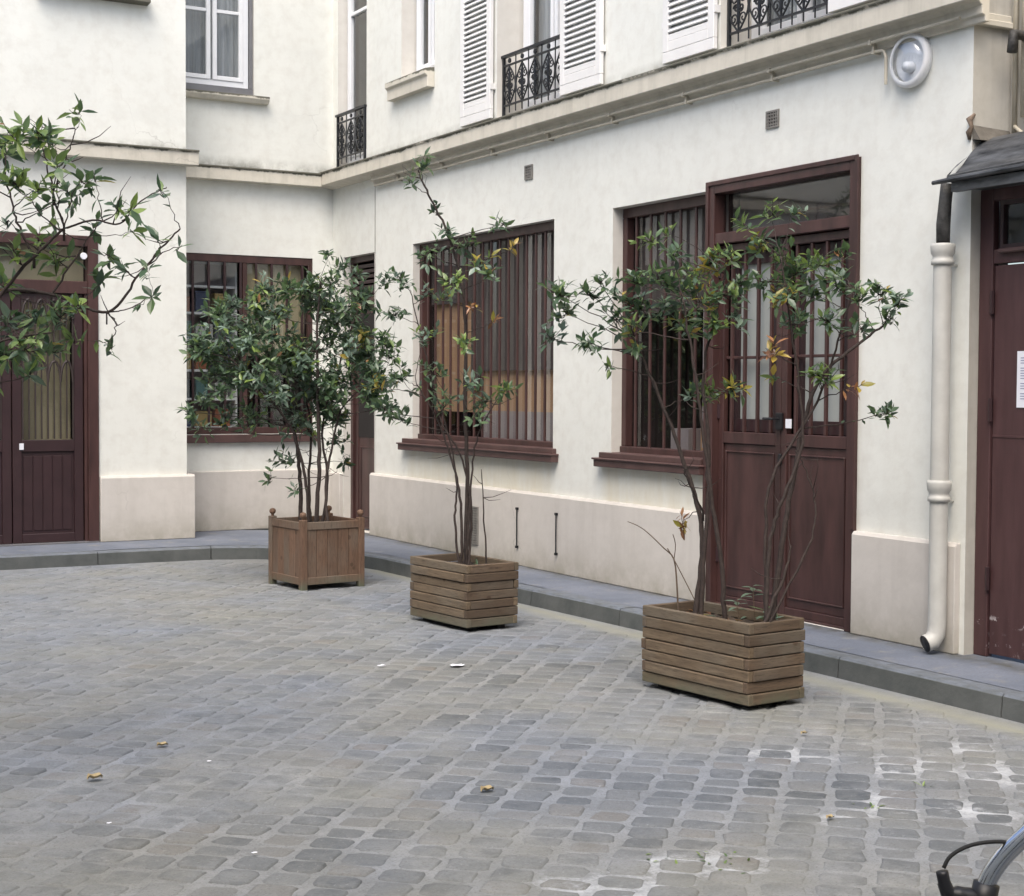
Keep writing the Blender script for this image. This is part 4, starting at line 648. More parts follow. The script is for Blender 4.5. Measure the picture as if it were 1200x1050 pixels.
n=len(kin); mb.add(vs,[(i,i+1,n+i+1,n+i) for i in range(n-1)])
def pave_mat():
    m,nt,b=new_mat('pavement_asphalt'); p=wpos(nt)
    c=ramp(nt,noise(nt,p,2.5,6,.6),[(.3,(.115,.135,.175)),(.7,(.185,.205,.25))]); c=mix(nt,ramp(nt,noise(nt,p,60,3,.7),[(.45,0),(.75,.6)]),c,(.11,.12,.14))
    c=mix(nt,ramp(nt,noise(nt,p,6,5,.7),[(.55,0),(.7,.5)]),c,(.27,.26,.23))
    s=sep(nt,p); e=mth(nt,'SUBTRACT',1,mth(nt,'DIVIDE',mth(nt,'ABSOLUTE',mth(nt,'ADD',s[0],.05)),.16),True); c=mix(nt,mth(nt,'MULTIPLY',e,ramp(nt,noise(nt,p,7,5,.7),[(.35,.1),(.6,.9)])),c,(.07,.068,.055))
    nt.links.new(c,b.inputs['Base Color']); b.inputs['Roughness'].default_value=.85; bump(nt,b,noise(nt,p,90,3),.4,.004); return m
o=mb.build('pavement',pave_mat(),norm=False); o['kind']='structure'
# setts: mortar bed sheet + individually shaped stones, one ground mesh
def ground_mats():
    out=[]
    stains=[(-3.467,-11.30,.20),(-3.85,-11.40,.28),(-3.30,-11.33,.15),(-2.13,-10.2,.22),(-1.79,-10.65,.28),(-2.07,-11.27,.22),(-2.39,-11.09,.18),(-2.25,-10.95,.15),(-1.5,-10.9,.28),(-1.3,-10.45,.2),(-2.62,-11.1,.12)]
    for kind in (0,1):
        m,nt,b=new_mat('sett_stone' if kind else 'sandy_joint'); p=wpos(nt)
        big=noise(nt,p,.55,5,.6); mid=noise(nt,p,3.2,6,.65); fine=noise(nt,p,70,3,.6); s=sep(nt,p)
        joint=mix(nt,ramp(nt,mid,[(.3,0),(.7,1)]),(.185,.19,.19),(.275,.282,.288))
        joint=mix(nt,ramp(nt,noise(nt,p,9,6,.7),[(.5,0),(.7,.55)]),joint,(.13,.135,.135))
        film=mth(nt,'MULTIPLY',ramp(nt,big,[(.40,.0),(.56,1)]),ramp(nt,noise(nt,p,3.5,6,.72),[(.36,.15),(.56,1)]))
        # the far left part of the court is trodden over with silt
        far=mth(nt,'MULTIPLY',mth(nt,'ADD',mth(nt,'MULTIPLY',s[1],.72),mth(nt,'MULTIPLY',s[0],-.7)),1.0); far=mth(nt,'DIVIDE',mth(nt,'ADD',far,4.6),4.0,True)
        film=mth(nt,'MAXIMUM',film,mth(nt,'MULTIPLY',far,ramp(nt,noise(nt,p,2.6,6,.75),[(.30,.25),(.52,1)])))
        if kind:
            a=nt.nodes.new('ShaderNodeAttribute'); a.attribute_name='tone'
            c=ramp(nt,a.outputs['Fac'],[(0,(.082,.090,.096)),(.3,(.118,.127,.133)),(.55,(.150,.158,.162)),(.75,(.178,.176,.168)),(.9,(.165,.15,.135)),(1,(.21,.212,.21))])
            c=mix(nt,ramp(nt,noise(nt,p,14,6,.7),[(.35,0),(.75,.6)]),c,(.19,.195,.195))
            c=mix(nt,mth(nt,'MULTIPLY',film,.88),c,joint)
        else: c=joint
        c=mix(nt,ramp(nt,noise(nt,p,95,2,.8),[(.52,0),(.68,.5)]),c,(.10,.10,.095)); c=mix(nt,ramp(nt,noise(nt,p,60,3,.8),[(.60,0),(.70,.45)]),c,(.33,.335,.34))
        hue=noise(nt,p,.42,4,.6); c=mix(nt,1.0,c,ramp(nt,hue,[(.38,(.93,.985,1.09)),(.62,(1.04,1.02,.95))]),'MULTIPLY')
        # green-brown silt along the kerb and at the back
        sil=noise(nt,p,1.1,5,.6); c=mix(nt,ramp(nt,sil,[(.50,0),(.68,.38)]),c,(.205,.205,.17))
        gx=mth(nt,'SUBTRACT',1,mth(nt,'DIVIDE',mth(nt,'ABSOLUTE',mth(nt,'SUBTRACT',s[0],-.83)),.16),True); gx=mth(nt,'MULTIPLY',gx,mth(nt,'LESS_THAN',s[1],-2.5))
        c=mix(nt,mth(nt,'MULTIPLY',gx,ramp(nt,noise(nt,p,2,4),[(.3,.5),(.6,1)])),c,(.27,.27,.22))
        wn=noise(nt,p,7,8,.75); st=None
        for x,y,r in stains:
            v=nt.nodes.new('ShaderNodeVectorMath'); v.operation='DISTANCE'; nt.links.new(p,v.inputs[0]); v.inputs[1].default_value=(x,y,0)
            d=mth(nt,'SUBTRACT',1,mth(nt,'DIVIDE',v.outputs['Value'],r*1.35),True); d=mth(nt,'MULTIPLY',d,1.0)
            st=d if st is None else mth(nt,'MAXIMUM',st,d)
        f=mth(nt,'MULTIPLY',mth(nt,'SUBTRACT',mth(nt,'ADD',mth(nt,'MULTIPLY',mth(nt,'MINIMUM',st,.62),.42),wn),.80 if kind else .645),4.5,True)
        f=mth(nt,'MULTIPLY',f,mth(nt,'GREATER_THAN',st,.01)); c=mix(nt,mth(nt,'MULTIPLY',f,.68),c,(.56,.58,.61))
        nt.links.new(c,b.inputs['Base Color']); b.inputs['Roughness'].default_value=.78 if kind else .92; b.inputs['Specular IOR Level'].default_value=.35
        bump(nt,b,mth(nt,'ADD',fine,mth(nt,'MULTIPLY',noise(nt,p,16,4),2.2)),.5,.006); out.append(m)
    return out
GM=ground_mats()
mb=MB(); 
vs=[];NX,NY=60,70
for j in range(NY+1):
    for i in range(NX+1):
        x=-16+17*i/NX; y=-24+25*j/NY; vs.append((x,y,-.0018))
mb.add(vs,[(j*(NX+1)+i,j*(NX+1)+i+1,(j+1)*(NX+1)+i+1,(j+1)*(NX+1)+i) for j in range(NY) for i in range(NX)],0)
th=math.radians(43); e1=Vector((math.sin(th),math.cos(th))); e2=Vector((math.cos(th),-math.sin(th)))
def kerb_x(y):
    for (x0,y0),(x1,y1) in zip(KL,KL[1:]):
        if y1<=y<=y0 and y0>y1: return x0+(x1-x0)*(y-y0)/(y1-y0)
    return -.7
PA,PB=.158,.176
RG=random.Random(3)
for a in range(-110,110):
    b=-15+RG.random()
    wob=RG.uniform(-.004,.004)
    pos=-30.0
    while pos<12:
        Ln=RG.choice([.115,.125,.13,.14,.145,.155,.17]); 
        cw=a*PB+.022*math.sin(pos*.5+a*.05)+wob; cp=pos+Ln/2; pos+=Ln
        c=e1*cp+e2*(cw+RG.gauss(0,.004))+Vector((-4,-8))
        if not(-9.4<c.x<-.5 and -15.6<c.y<-1.5): continue
        if c.y>-2.95: 
            if c.y>-1.62 or (c.x> -1.9 and c.y> -1.66-(c.x+1.9)*1.15): continue
        if c.x>kerb_x(c.y)-.25 and c.y<-2.6: continue
        if (c.x+6.55)*.493+(c.y+15.53)*.869<1.6: continue
        hw=(PB-RG.uniform(.010,.034))/2; hl=(Ln-RG.uniform(.008,.020))/2; tw=RG.gauss(0,.035); zt=.001+RG.uniform(-.003,.004); tx,ty=RG.gauss(0,.012),RG.gauss(0,.012)
        mb.tone=max(0,min(1,RG.gauss(.45,.27))); ring=[]; jit=[RG.uniform(.86,1.08) for _ in range(12)]
        for lay,(sc,z) in enumerate(((1,-.008),(.94,-.0005),(.80,.0015))):
            for k in range(12):
                t=2*math.pi*(k+.5)/12; cx,sx=math.cos(t),math.sin(t); p_=.40
                u=math.copysign(abs(cx)**p_,cx)*hl*sc*jit[k]; v=math.copysign(abs(sx)**p_,sx)*hw*sc*jit[k]
                u,v=u*math.cos(tw)-v*math.sin(tw),u*math.sin(tw)+v*math.cos(tw)
                q=c+e1*u+e2*v; ring.append((q.x,q.y,z+(zt if lay else 0)+u*tx+v*ty))
        ring.append((c.x,c.y,zt+.002))
        f=[(l*12+k,l*12+(k+1)%12,(l+1)*12+(k+1)%12,(l+1)*12+k) for l in range(2) for k in range(12)]+[(24+k,24+(k+1)%12,36) for k in range(12)]
        mb.add(ring,f,1)
o=mb.build('ground',GM,norm=False,smooth=True); o['kind']='structure'
# ================================================================== PLANTERS
def plank_planter(cx,cy,Lx,Ly,H,rows,label,rz):
    P=thing('planter',label,'planter',(cx,cy,0),rz,'plank planters on the setts'); z0=.03; h=(H-z0)/rows; t=.035
    def bb(m,x0,x1,y0,y1,a,b): m.box((x0,y0,a),(x1,y1,b))
    for side in range(4):
        mb=MB()
        for r in range(rows):
            mb.tone=R_.random(); a,b=z0+r*h+.0018,z0+(r+1)*h-.0022+R_.uniform(-.0015,.001); long_=(r%2==0)
            e=.0 if long_ else t; j=R_.uniform(-.006,.006)
            if side in (0,1):   # long sides run along y
                x=(-Lx/2 if side==0 else Lx/2-t)+j; bb(mb,x,x+t,-Ly/2+ (0 if long_ else t+.001),Ly/2-(0 if long_ else t+.001),a,b)
            else:
                y=(-Ly/2 if side==2 else Ly/2-t)+j; bb(mb,-Lx/2+(t+.001 if long_ else 0),Lx/2-(t+.001 if long_ else 0),y,y+t,a,b)
        mb.build('side_panel',M['plank_y' if side<2 else 'plank_x'],P,bevel=.005,seg=2,loc=(0,0,0))
    mb=MB()
    for sx in (-1,1): mb=MB(); mb.box((sx*(Lx/2-.10)-.03,-Ly/2+.06,0.002),(sx*(Lx/2-.10)+.03,Ly/2-.06,z0+.004)); mb.build('foot',M['rubber'],P,loc=(0,0,0))
    mb=MB(); n=14; vs=[(-Lx/2+t+(Lx-2*t)*i/n,-Ly/2+t+(Ly-2*t)*j/n,H-.065+R_.uniform(-.012,.014)) for j in range(n+1) for i in range(n+1)]
    mb.add(vs,[(j*(n+1)+i,j*(n+1)+i+1,(j+1)*(n+1)+i+1,(j+1)*(n+1)+i) for j in range(n) for i in range(n)]); 
    mb.box((-Lx/2+t,-Ly/2+t,z0),(Lx/2-t,Ly/2-t,z0+.02)); mb.build('soil',M['soil'],P,loc=(0,0,0),norm=False)
    return P
RZ=math.radians(5.6)
plank_planter(-1.555,-8.985,.40,.83,.45,7,'long weathered plank planter in front of the double door',RZ)
plank_planter(-1.60,-6.14,.42,.72,.45,7,'weathered plank planter before the middle barred window',RZ)
plank_planter(-5.80,-8.75,.42,.72,.45,7,'plank planter just outside the left edge under the overhanging branches',.2)
S=.575; P=thing('planter','square reddish board planter with corner posts and small ball finials','planter',(-1.70,-3.745,0),math.radians(6.3))
for k in range(4):
    ca=[(1,0),(0,1),(-1,0),(0,-1)][k]
    def pt(u,w,z,ca=ca): return (ca[0]*w-ca[1]*u, ca[1]*w+ca[0]*u, z)
    mb=MB(); mb.tone=.2
    h=S/2-.045; n=5
    for i in range(n):
        mb.tone=R_.random()*.8; a=-h+2*h*i/n; mb.box(pt(a+.0015,S/2-.028,.075),pt(a+2*h/n-.0015,S/2-.012,.50))
    mb.tone=.35; mb.box(pt(-h,S/2-.034,.045),pt(h,S/2-.004,.105)); mb.box(pt(-h,S/2-.034,.485),pt(h,S/2-.004,.545))
    mb.build('side_panel',M['cedar'],P,bevel=.003,loc=(0,0,0))
    sx,sy=[(1,1),(-1,1),(-1,-1),(1,-1)][k]; mb=MB(); mb.tone=.25; x,y=sx*(S/2-.025),sy*(S/2-.025); mb.box((x-.027,y-.027,.0),(x+.027,y+.027,.565))
    post=mb.build('corner_post',M['cedar'],P,bevel=.004,loc=(0,0,0))
    mb=MB(); lathe(mb,[(.012,.565),(.012,.58),(.024,.59),(.028,.605),(.022,.622),(0,.63)],(x,y,0),(0,0,1),12); b=mb.build('finial',M['cedar'],post,smooth=True,loc=(0,0,0))
mb=MB(); n=12; mb.add([(-S/2+.03+(S-.06)*i/n,-S/2+.03+(S-.06)*j/n,.50+R_.uniform(-.012,.014)) for j in range(n+1) for i in range(n+1)],[(j*(n+1)+i,j*(n+1)+i+1,(j+1)*(n+1)+i+1,(j+1)*(n+1)+i) for j in range(n) for i in range(n)]); mb.build('soil',M['soil'],P,loc=(0,0,0),norm=False)
# ================================================================== SHRUBS
TAB=json.loads(TABJSON)
BE={0:1,1:2,2:2,3:3,4:4,5:1}
BI={0:[(.0,3),(.14,4),(.28,3),(.62,1)],1:[(.05,1),(.20,4),(.34,4),(.45,1),(.62,1)],2:[(.20,2),(.34,3),(.45,5),(.57,3)],3:[(.2,3),(.34,3),(.45,2),(.75,1),(.82,2),(.9,1)],4:[(.82,1),(.9,3),(.95,3),(.98,3)],5:[(.14,2),(.58,1),(.64,4),(.74,3)]}
def tone(b,rg):
    if rg.random()<.010: return rg.choice([.83,.9,.95])
    o=[]; 
    for v,w in BI[b]: o+=[v]*w
    return min(.999,rg.choice(o)+.01)
def leaf(mb,p,d,n,L,W,rg):
    d=d.normalized(); s=d.cross(n); s=s.normalized() if s.length>1e-4 else d.orthogonal().normalized(); n=s.cross(d).normalized()
    droop=rg.uniform(-.08,.38); cup=rg.uniform(.1,.3)
    sp=[p+d*(L*t)-n*(droop*L*t*t) for t in (0,.12,.42,.72,1)]
    vs=[sp[0],sp[1],sp[2],sp[3],sp[4]]
    for t,w in ((2,1.0),(3,.72),(1,.30)):
        for sg in (-1,1): vs.append(sp[t]+s*(sg*W*.5*w)+n*(W*.5*w*cup))
    # idx: 5,6 mid; 7,8 far; 9,10 near
    mb.add(vs,[(0,9,1),(0,1,10),(1,9,5,2),(1,2,6,10),(2,5,7,3),(2,3,8,6),(3,7,4),(3,4,8)])
def smooth_path(P,n=6):
    P=[Vector(p) for p in P]; out=[]
    for i in range(len(P)-1):
        a=P[max(i-1,0)];b=P[i];c=P[i+1];d=P[min(i+2,len(P)-1)]
        for k in range(n):
            t=k/n; out.append(.5*((2*b)+(-a+c)*t+(2*a-5*b+4*c-d)*t*t+(-a+3*b-3*c+d)*t**3))
    out.append(P[-1]); return out
def shrub(key,label,LL,seed,base,density=1.0,name='shrub',group='evergreen shrubs in the planters',twig_r=.0028):
    rg=random.Random(seed); d=TAB[key]
    if key=='E':
        for c in d['clusters']: c['b']=BE[c['b']] if rg.random()<.7 else c['b']
    T=thing(name,label,'shrub',base,0,group)
    nodes=[]
    for st in d['stems']:
        pp=smooth_path(st['p'],7); n=len(pp)
        pp=[p+Vector((rg.gauss(0,.003),rg.gauss(0,.003),0)) if 0<i<n-1 else p for i,p in enumerate(pp)]
        rs=[st['r']*.92*(1-.72*i/(n-1))+.0012 for i in range(n)]
        mb=MB(); mb.tube([pp[0]-Vector((0,0,.05))]+pp,[rs[0]*1.1]+rs,7)
        mb.build('stem',M['bark'],T,smooth=True); L=[(p,r) for p,r in zip(pp,rs)][n//3 if n>10 else 0:]; nodes+=L
    tw=MB(); fo=MB()
    for c in d['clusters']:
        C0=Vector(c['c']); r=c['r']
        best=min(nodes,key=lambda q:(q[0]-C0).length+max(0,q[0].z-C0.z+.05)*1.5)
        a=best[0]; m=(a+C0)/2+Vector((rg.gauss(0,.03),rg.gauss(0,.03),rg.uniform(-.05,.03)))*min(1,(C0-a).length*2)
        pth=[a*(1-t)**2+m*2*t*(1-t)+C0*t*t for t in [k/7 for k in range(8)]]
        pth=[p+Vector((rg.gauss(0,.004),rg.gauss(0,.004),rg.gauss(0,.004))) if 0<i<7 else p for i,p in enumerate(pth)]
        ln=(C0-a).length; r0=min(best[1]*.7,.0026+.004*ln)
        tw.tube(pth,[r0*(1-.6*k/7) for k in range(8)],5)
        out=(C0-a).normalized() if ln>.05 else Vector((0,0,1))
        left=int(c['n']*density); nsh=max(1,round(left/4.2))
        for k in range(nsh):
            rv=Vector((rg.gauss(0,1),rg.gauss(0,1),rg.gauss(.25,.8))).normalized()
            tip=C0+rv*r*rg.uniform(.15,1.0) if nsh>1 else C0
            sd=(out*.5+rv*.6+Vector((0,0,.45))).normalized()
            st=C0 if nsh>1 else C0-out*.03
            tw.tube([st,(st+tip)/2+Vector((0,0,-.008)),tip,tip+sd*.02],[.0022,.0018,.0015,.0008],4)
            nl=max(2,round(left/nsh)); sd2=sd; u=sd.orthogonal().normalized(); w=sd.cross(u); ph=rg.random()*6.28
            for i in range(nl):
                an=ph+i*2.4+rg.gauss(0,.3); el=math.radians(rg.uniform(20,100)); back=rg.uniform(0,.07)*(i/nl)
                rad=u*math.cos(an)+w*math.sin(an); ld=(sd*math.cos(el)+rad*math.sin(el)+Vector((0,0,-.12*rg.random()))).normalized()
                L=LL*(.45+.75*rg.random()**.7); fo.tone=tone(c['b'],rg)
                nn=(sd*.8+Vector((0,0,1))*.5-rad*.2+Vector((rg.gauss(0,.2),)*3)); leaf(fo,tip-sd*back,ld,nn,L,L*rg.uniform(.30,.46),rg)
        if rg.random()<.8: # leaves along the twig
            for i in range(rg.randint(1,4)):
                t=rg.uniform(.45,.95); p=a*(1-t)**2+m*2*t*(1-t)+C0*t*t; ld=Vector((rg.gauss(0,1),rg.gauss(0,1),rg.gauss(0,.5))).normalized(); fo.tone=tone(c['b'],rg); leaf(fo,p,ld,Vector((0,0,1)),LL*rg.uniform(.5,.9),LL*.28,rg)
    # a few bare side twigs
    for i in range(int(len(d['clusters'])*.8)):
        a,r=rg.choice(nodes); dv=Vector((rg.gauss(0,1),rg.gauss(0,1),rg.gauss(.3,.6))).normalized(); l=rg.uniform(.05,.16); b=a+dv*l; c=b+(dv+Vector((rg.gauss(0,.5),rg.gauss(0,.5),.4))).normalized()*l*.5
        tw.tube([a,(a+b)/2+Vector((0,0,-.01)),b,c],[.003,.0024,.0018,.0008],4)
    tw.build('twigs',M['bark'],T,smooth=True,norm=False); fo.build('foliage',M['leaf'],T,norm=False)
    return T
shrub('A','open evergreen shrub leaning left from the front planter, some leaves yellow',.068,21,(-1.58,-8.9,.38),3.2)
shrub('B','open evergreen shrub leaning right from the front planter across the double door',.068,22,(-1.53,-9.3,.38),3.0)
shrub('C','tall thin evergreen shrub in the middle plank planter with one long shoot',.075,23,(-1.57,-6.1,.38),2.9)
shrub('D','dense bushy evergreen in the square planter',.080,24,(-1.7,-3.74,.5),4.3)
shrub('E','overhanging evergreen branches reaching in from the left edge',.076,25,(-5.78,-8.78,.38),2.1)
# seedling and bare shoots in the front planter
T=thing('seedling','small bluish green seedling low in the front planter','plant',(-1.50,-9.20,.38))
mb=MB(); fo=MB(); rg=random.Random(4)
for (x,y,z) in ((-1.50,-9.18,.60),(-1.47,-9.25,.49),(-1.54,-9.10,.52),(-1.46,-9.30,.44)):
    b=Vector((x+.01,y,.36)); t=Vector((x,y,z)); mb.tube([b,(b+t)/2+Vector((.005,0,0)),t],[.003,.0025,.0015],5)
    for i in range(7):
        a=i*2.4; ld=Vector((math.cos(a),math.sin(a),.15)); fo.tone=rg.choice([.64,.74,.3]); leaf(fo,t-Vector((0,0,.01*i)),ld,Vector((0,0,1)),rg.uniform(.06,.10),.032,rg)
mb.build('stem',M['bark2'],T); fo.build('foliage',M['leaf'],T,norm=False)
mb=MB(); A=Vector((-1.64,-8.72,.36))
mb.tube(smooth_path([A,(-1.645,-8.71,.55),(-1.66,-8.70,.70),(-1.70,-8.66,.76),(-1.78,-8.58,.86),(-1.85,-8.53,.90)],3),[.006*(1-.045*i) for i in range(16)],5)
mb.tube(smooth_path([(-1.66,-8.70,.70),(-1.665,-8.72,.78),(-1.69,-8.73,.84)],3),.0025,5); mb.tube(smooth_path([(-1.55,-8.85,.36),(-1.60,-8.80,.50),(-1.66,-8.72,.68),(-1.69,-8.68,.76)],3),.003,5)
tag(mb.build('bare_twig',M['bark2'],smooth=True),'forked bare dead twig rising at the far end of the front planter','twig')
mb=MB(); fo=MB()
for i in range(30):
    x=-1.55+R_.uniform(-.15,.15); y=-8.985+R_.uniform(-.36,.36); fo.tone=R_.choice([.83,.95,.98,.64,.2,.98]); leaf(fo,Vector((x,y,.395)),Vector((R_.gauss(0,1),R_.gauss(0,1),R_.uniform(0,.5))),Vector((0,0,1)),.06,.025,R_)
o=fo.build('leaf_litter',M['leaf'],norm=False); o['kind']='stuff'; o['label']='fallen leaves lying on the soil of the front planter'; o['category']='leaves'
fo=MB(); rg=random.Random(8)
for i in range(26):
    x=-1.60+rg.uniform(-.15,.15); y=-6.14+rg.uniform(-.3,.3); fo.tone=rg.choice([.45,.3,.2,.95,.64]); leaf(fo,Vector((x,y,.395)),Vector((rg.gauss(0,1),rg.gauss(0,1),rg.uniform(.1,.8))),Vector((0,0,1)),.05,.02,rg)
o=fo.build('ground_cover',M['leaf'],norm=False); o['kind']='stuff'; o['label']='weeds and fallen leaves on the soil of the middle planter'; o['category']='weeds'
# ================================================================== LITTER
LT=[(-4.927,-9.219,.9,'large curled tan dead leaf on the setts, lowest at the left'),(-4.511,-8.776,.7,'curled dead leaf on the setts above the larger tan leaf'),(-3.602,-10.15,.8,'pale yellow dead leaf on the setts in the lower middle'),(-1.80,-9.95,.5,'small brown dead leaf on the setts in front of the front planter'),(-2.655,-11.11,.5,'small dark dead leaf on the setts near the bicycle')]
for x,y,s,l in LT:
    mb=MB(); n=5
    vs=[(x+(u/n-.5)*.085*s*(1 if 0<u<n else .8),y+(v/n-.5)*.05*s*(math.sin(math.pi*(.12+.76*u/n))),.010+.022*s*abs(v/n-.5)**1.5*2+.012*s*math.sin(u*1.3)**2) for v in range(n+1) for u in range(n+1)]
    mb.add(vs,[(j*(n+1)+i,j*(n+1)+i+1,(j+1)*(n+1)+i+1,(j+1)*(n+1)+i) for j in range(n) for i in range(n)])
    tag(mb.build('fallen_leaf',M['leafdead'],norm=False,smooth=True),l,'leaf','fallen leaves on the setts')
PT=[(-2.409,-7.605,.05,'largest white paper scrap on the setts left of the front planter'),(-2.80,-7.40,.03,'white paper scrap behind the largest scrap'),(-4.418,-9.149,.012,'tiny white crumb on the setts in the middle distance'),(-4.705,-10.49,.012,'tiny white crumb on the setts near the bottom edge'),(-5.047,-9.888,.012,'tiny white crumb on the setts below the tan leaf')]
for x,y,s,l in PT:
    mb=MB(); n=4; vs=[(x+(u/n-.5)*s*1.6+R_.uniform(-.1,.1)*s,y+(v/n-.5)*s+R_.uniform(-.1,.1)*s,.012+R_.uniform(0,.12)*s) for v in range(n+1) for u in range(n+1)]
    mb.add(vs,[(j*(n+1)+i,j*(n+1)+i+1,(j+1)*(n+1)+i+1,(j+1)*(n+1)+i) for j in range(n) for i in range(n)])
    tag(mb.build('paper_scrap',M['paper'],norm=False),l,'paper','paper scraps on the setts')
# weeds in the joints
fo=MB(); rg=random.Random(12)
for (x,y,r,n) in ((-3.34,-11.31,.06,14),(-2.40,-11.05,.03,6),(-3.5,-11.22,.04,6),(-1.95,-10.9,.03,6)):
    for i in range(n): fo.tone=rg.choice([.45,.57,.3]); leaf(fo,Vector((x+rg.gauss(0,r),y+rg.gauss(0,r),.0)),Vector((rg.gauss(0,1),rg.gauss(0,1),rg.uniform(.2,1))),Vector((0,0,1)),.028,.010,rg)
o=fo.build('weeds',M['leaf'],norm=False); o['kind']='stuff'; o['label']='small green weeds sprouting in the joints between the setts'; o['category']='weeds'
# ================================================================== BICYCLE (handlebar end reaches into the bottom right corner)
B=thing('bicycle','bicycle with chrome handlebar and black brake lever at the bottom right corner','bicycle',(-4.85,-14.75,0))
# handlebar: stem centre to the right of frame
mb=MB(); hb=[(-4.42,-14.42,1.06),(-4.62,-14.33,1.10),(-4.80,-14.235,1.115),(-4.90,-14.185,1.10),(-4.957,-14.159,1.080),(-4.996,-14.139,1.045),(-5.025,-14.123,1.010),(-5.042,-14.116,.975),(-5.047,-14.115,.93),(-5.04,-14.13,.89)]
mb.tube(smooth_path(hb,4),.0118,14); hb2=[(-4.42,-14.42,1.06),(-4.28,-14.49,1.10),(-4.14,-14.56,1.10),(-4.06,-14.60,1.03),(-4.04,-14.62,.92)]; mb.tube(smooth_path(hb2,4),.0118,14); mb.build('handlebar',M['chrome'],B,smooth=True)
mb=MB(); mb.tube(smooth_path([(-5.052,-14.112,.965),(-5.066,-14.105,.968),(-5.084,-14.094,.975),(-5.089,-14.088,1.0)],4),[.013]*4+[.012]*3+[.009]*3+[.008]*3,10)
mb.tube(smooth_path([(-5.089,-14.088,.985),(-5.085,-14.10,.955),(-5.07,-14.12,.91),(-5.05,-14.14,.86)],4),[.006]*13,8)
mb.tube([(-5.040,-14.118,.985),(-5.048,-14.115,.945)],.017,12); mb.build('brake_lever',M['black'],B,smooth=True)
mb=MB(); mb.tube(smooth_path([(-5.087,-14.089,1.004),(-5.078,-14.093,1.02),(-5.055,-14.106,1.034),(-5.02,-14.124,1.038),(-4.99,-14.14,1.03),(-4.93,-14.17,1.02),(-4.7,-14.3,.95),(-4.46,-14.46,.8)],4),.0026,8); mb.build('brake_cable',M['rubber'],B,smooth=True)
mb=MB(); mb.tube([(-4.42,-14.42,1.06),(-4.45,-14.47,.95),(-4.40,-14.38,.80),(-4.36,-14.30,.62),(-4.33,-14.22,.34)],.016,10)
for sx in (-.05,.05): mb.tube([(-4.36+sx,-14.30,.64),(-4.33+sx,-14.2,.34)],.010,8)
mb.build('fork',M['greymetal'],B,smooth=True)
fx=Vector((-.30,.954,0)).normalized()
mb=MB(); h=Vector((-4.42,-14.43,.78)); bb_=Vector((-4.20,-15.05,.30)); se=Vector((-4.12,-15.22,.74)); rh=Vector((-4.02,-15.28-.0,.34)); rh=Vector((-3.98,-15.42,.34))
mb.tube([h,se],.015,10); mb.tube([h+Vector((0,0,-.08)),bb_],.018,10); mb.tube([bb_,se,se+(se-bb_)*.25],.015,10)
for sx in (-.05,.05): mb.tube([bb_+Vector((sx,0,0)),rh+Vector((sx,0,0))],.009,8); mb.tube([se,rh+Vector((sx,0,0))],.008,8)
mb.build('frame',M['iron'],B,smooth=True)
for c in (Vector((-4.33,-14.21,.34)),rh):
    dirv=(Vector((-4.33,-14.21,.34))-rh).normalized(); mb=MB()
    mb.tube([c+dirv*(.325*math.cos(a))+Vector((0,0,.325*math.sin(a))) for a in [2*math.pi*k/40 for k in range(41)]],.016,8,cap=False); W=mb.build('wheel',M['rubber'],B,smooth=True)
    mb=MB(); mb.tube([c+dirv*(.305*math.cos(a))+Vector((0,0,.305*math.sin(a))) for a in [2*math.pi*k/40 for k in range(41)]],.009,6,cap=False)
    for k in range(28): a=2*math.pi*k/28; mb.tube([c,c+dirv*(.30*math.cos(a))+Vector((0,0,.30*math.sin(a)))],.001,3)
    mb.tube([c+Vector((-.05,0,0)),c+Vector((.05,0,0))],.018,10); mb.build('rim',M['chrome'],W)
mb=MB(); q=se+(se-bb_)*.28; fd=(h-se); fd.z=0; fd.normalize(); sdv=Vector((-fd.y,fd.x,0))
mb.tube([q-fd*.13,q-fd*.08,q,q+fd*.08,q+fd*.15],[.03,.075,.055,.025,.012],12); mb.build('saddle',M['black'],B,smooth=True)
mb=MB(); lathe(mb,[(0,-.005),(.09,-.004),(.09,.004),(0,.005)],bb_+Vector((.04,0,0)),(1,0,0),24); mb.tube([bb_+Vector((.05,0,0)),bb_+Vector((.06,.08,-.14))],.01,8); mb.tube([bb_+Vector((-.05,0,0)),bb_+Vector((-.06,-.08,.14))],.01,8)
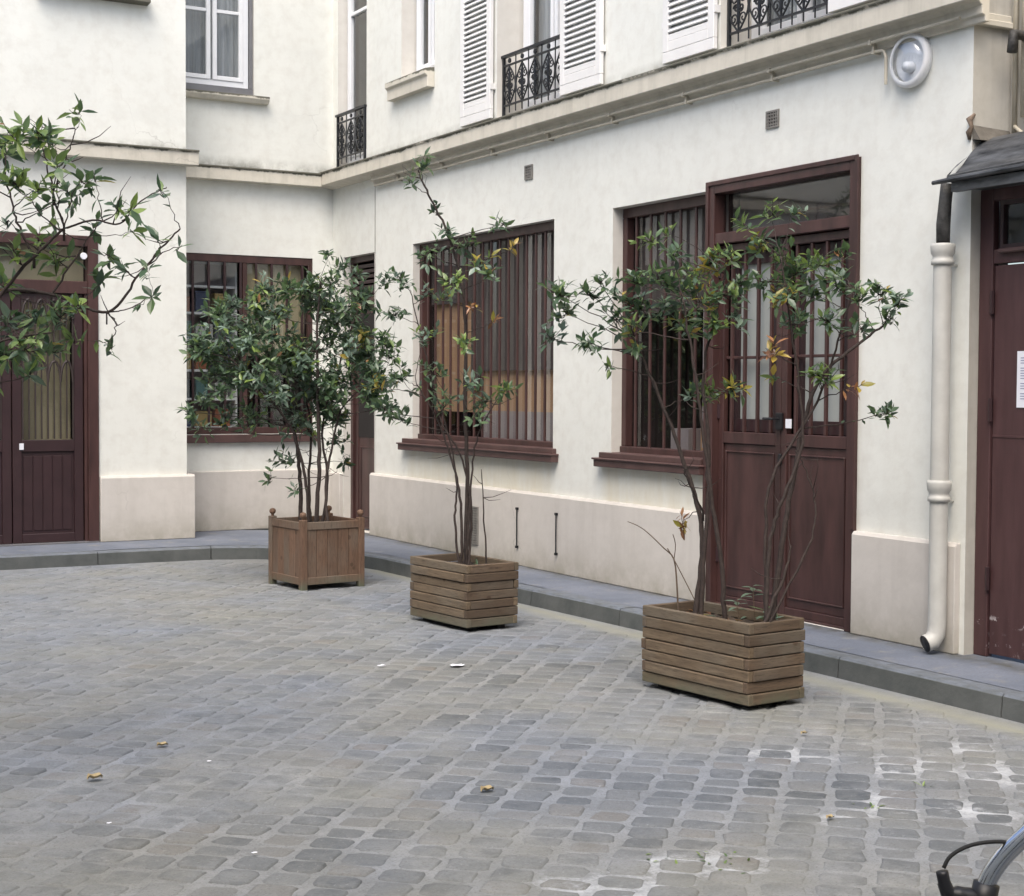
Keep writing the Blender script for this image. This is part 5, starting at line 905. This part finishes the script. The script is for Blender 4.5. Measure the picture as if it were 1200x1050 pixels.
mb.box(bb_+Vector((.06,.04,-.15)),bb_+Vector((.14,.12,-.13))); mb.box(bb_+Vector((-.06,-.12,.13)),bb_+Vector((-.14,-.04,.15))); mb.build('crank',M['greymetal'],B)
mb=MB(); mb.tube([bb_,Vector((-4.12,-14.98,.02))+Vector((-.06,-.0,0))],.009,8); mb.build('kickstand',M['greymetal'],B)
# ================================================================== LIGHT, CAMERA
W=bpy.data.worlds.new('World'); SC.world=W; W.use_nodes=True; nt=W.node_tree
sky=nt.nodes.new('ShaderNodeTexSky'); sky.sky_type='NISHITA'; sky.sun_disc=False; sky.sun_elevation=math.radians(58); sky.air_density=1.0; sky.dust_density=4.0; sky.ozone_density=.8
AZ=math.radians(222)   # compass bearing of the sun seen from the court (0=+Y, 90=+X)
sky.sun_rotation=AZ
nt.links.new(sky.outputs[0],nt.nodes['Background'].inputs[0]); nt.nodes['Background'].inputs[1].default_value=.15
sl=bpy.data.lights.new('sun','SUN'); sl.energy=1.0; sl.angle=math.radians(45); sl.color=(1,.985,.93)
so=bpy.data.objects.new('sun',sl); COL.objects.link(so)
sd=Vector((math.sin(AZ)*math.cos(sky.sun_elevation),math.cos(AZ)*math.cos(sky.sun_elevation),math.sin(sky.sun_elevation)))
so.rotation_euler=sd.to_track_quat('Z','Y').to_euler()
cam=bpy.data.cameras.new('camera'); co=bpy.data.objects.new('camera',cam); COL.objects.link(co); SC.camera=co
MM=Matrix(CAMM)
co.matrix_world=Matrix(((MM[0][0],-MM[0][1],-MM[0][2],CAMP[0]),(MM[1][0],-MM[1][1],-MM[1][2],CAMP[1]),(MM[2][0],-MM[2][1],-MM[2][2],CAMP[2]),(0,0,0,1)))
cam.sensor_fit='HORIZONTAL'; cam.sensor_width=36; cam.lens=36*1814/1200; cam.clip_start=.05; cam.clip_end=300
SC.view_settings.view_transform='Standard'; SC.view_settings.look='None'; SC.view_settings.gamma=1; SC.view_settings.exposure=EXPO
SC.render.engine='CYCLES'; SC.cycles.max_bounces=6; SC.cycles.diffuse_bounces=3; SC.cycles.glossy_bounces=3; SC.cycles.transparent_max_bounces=12
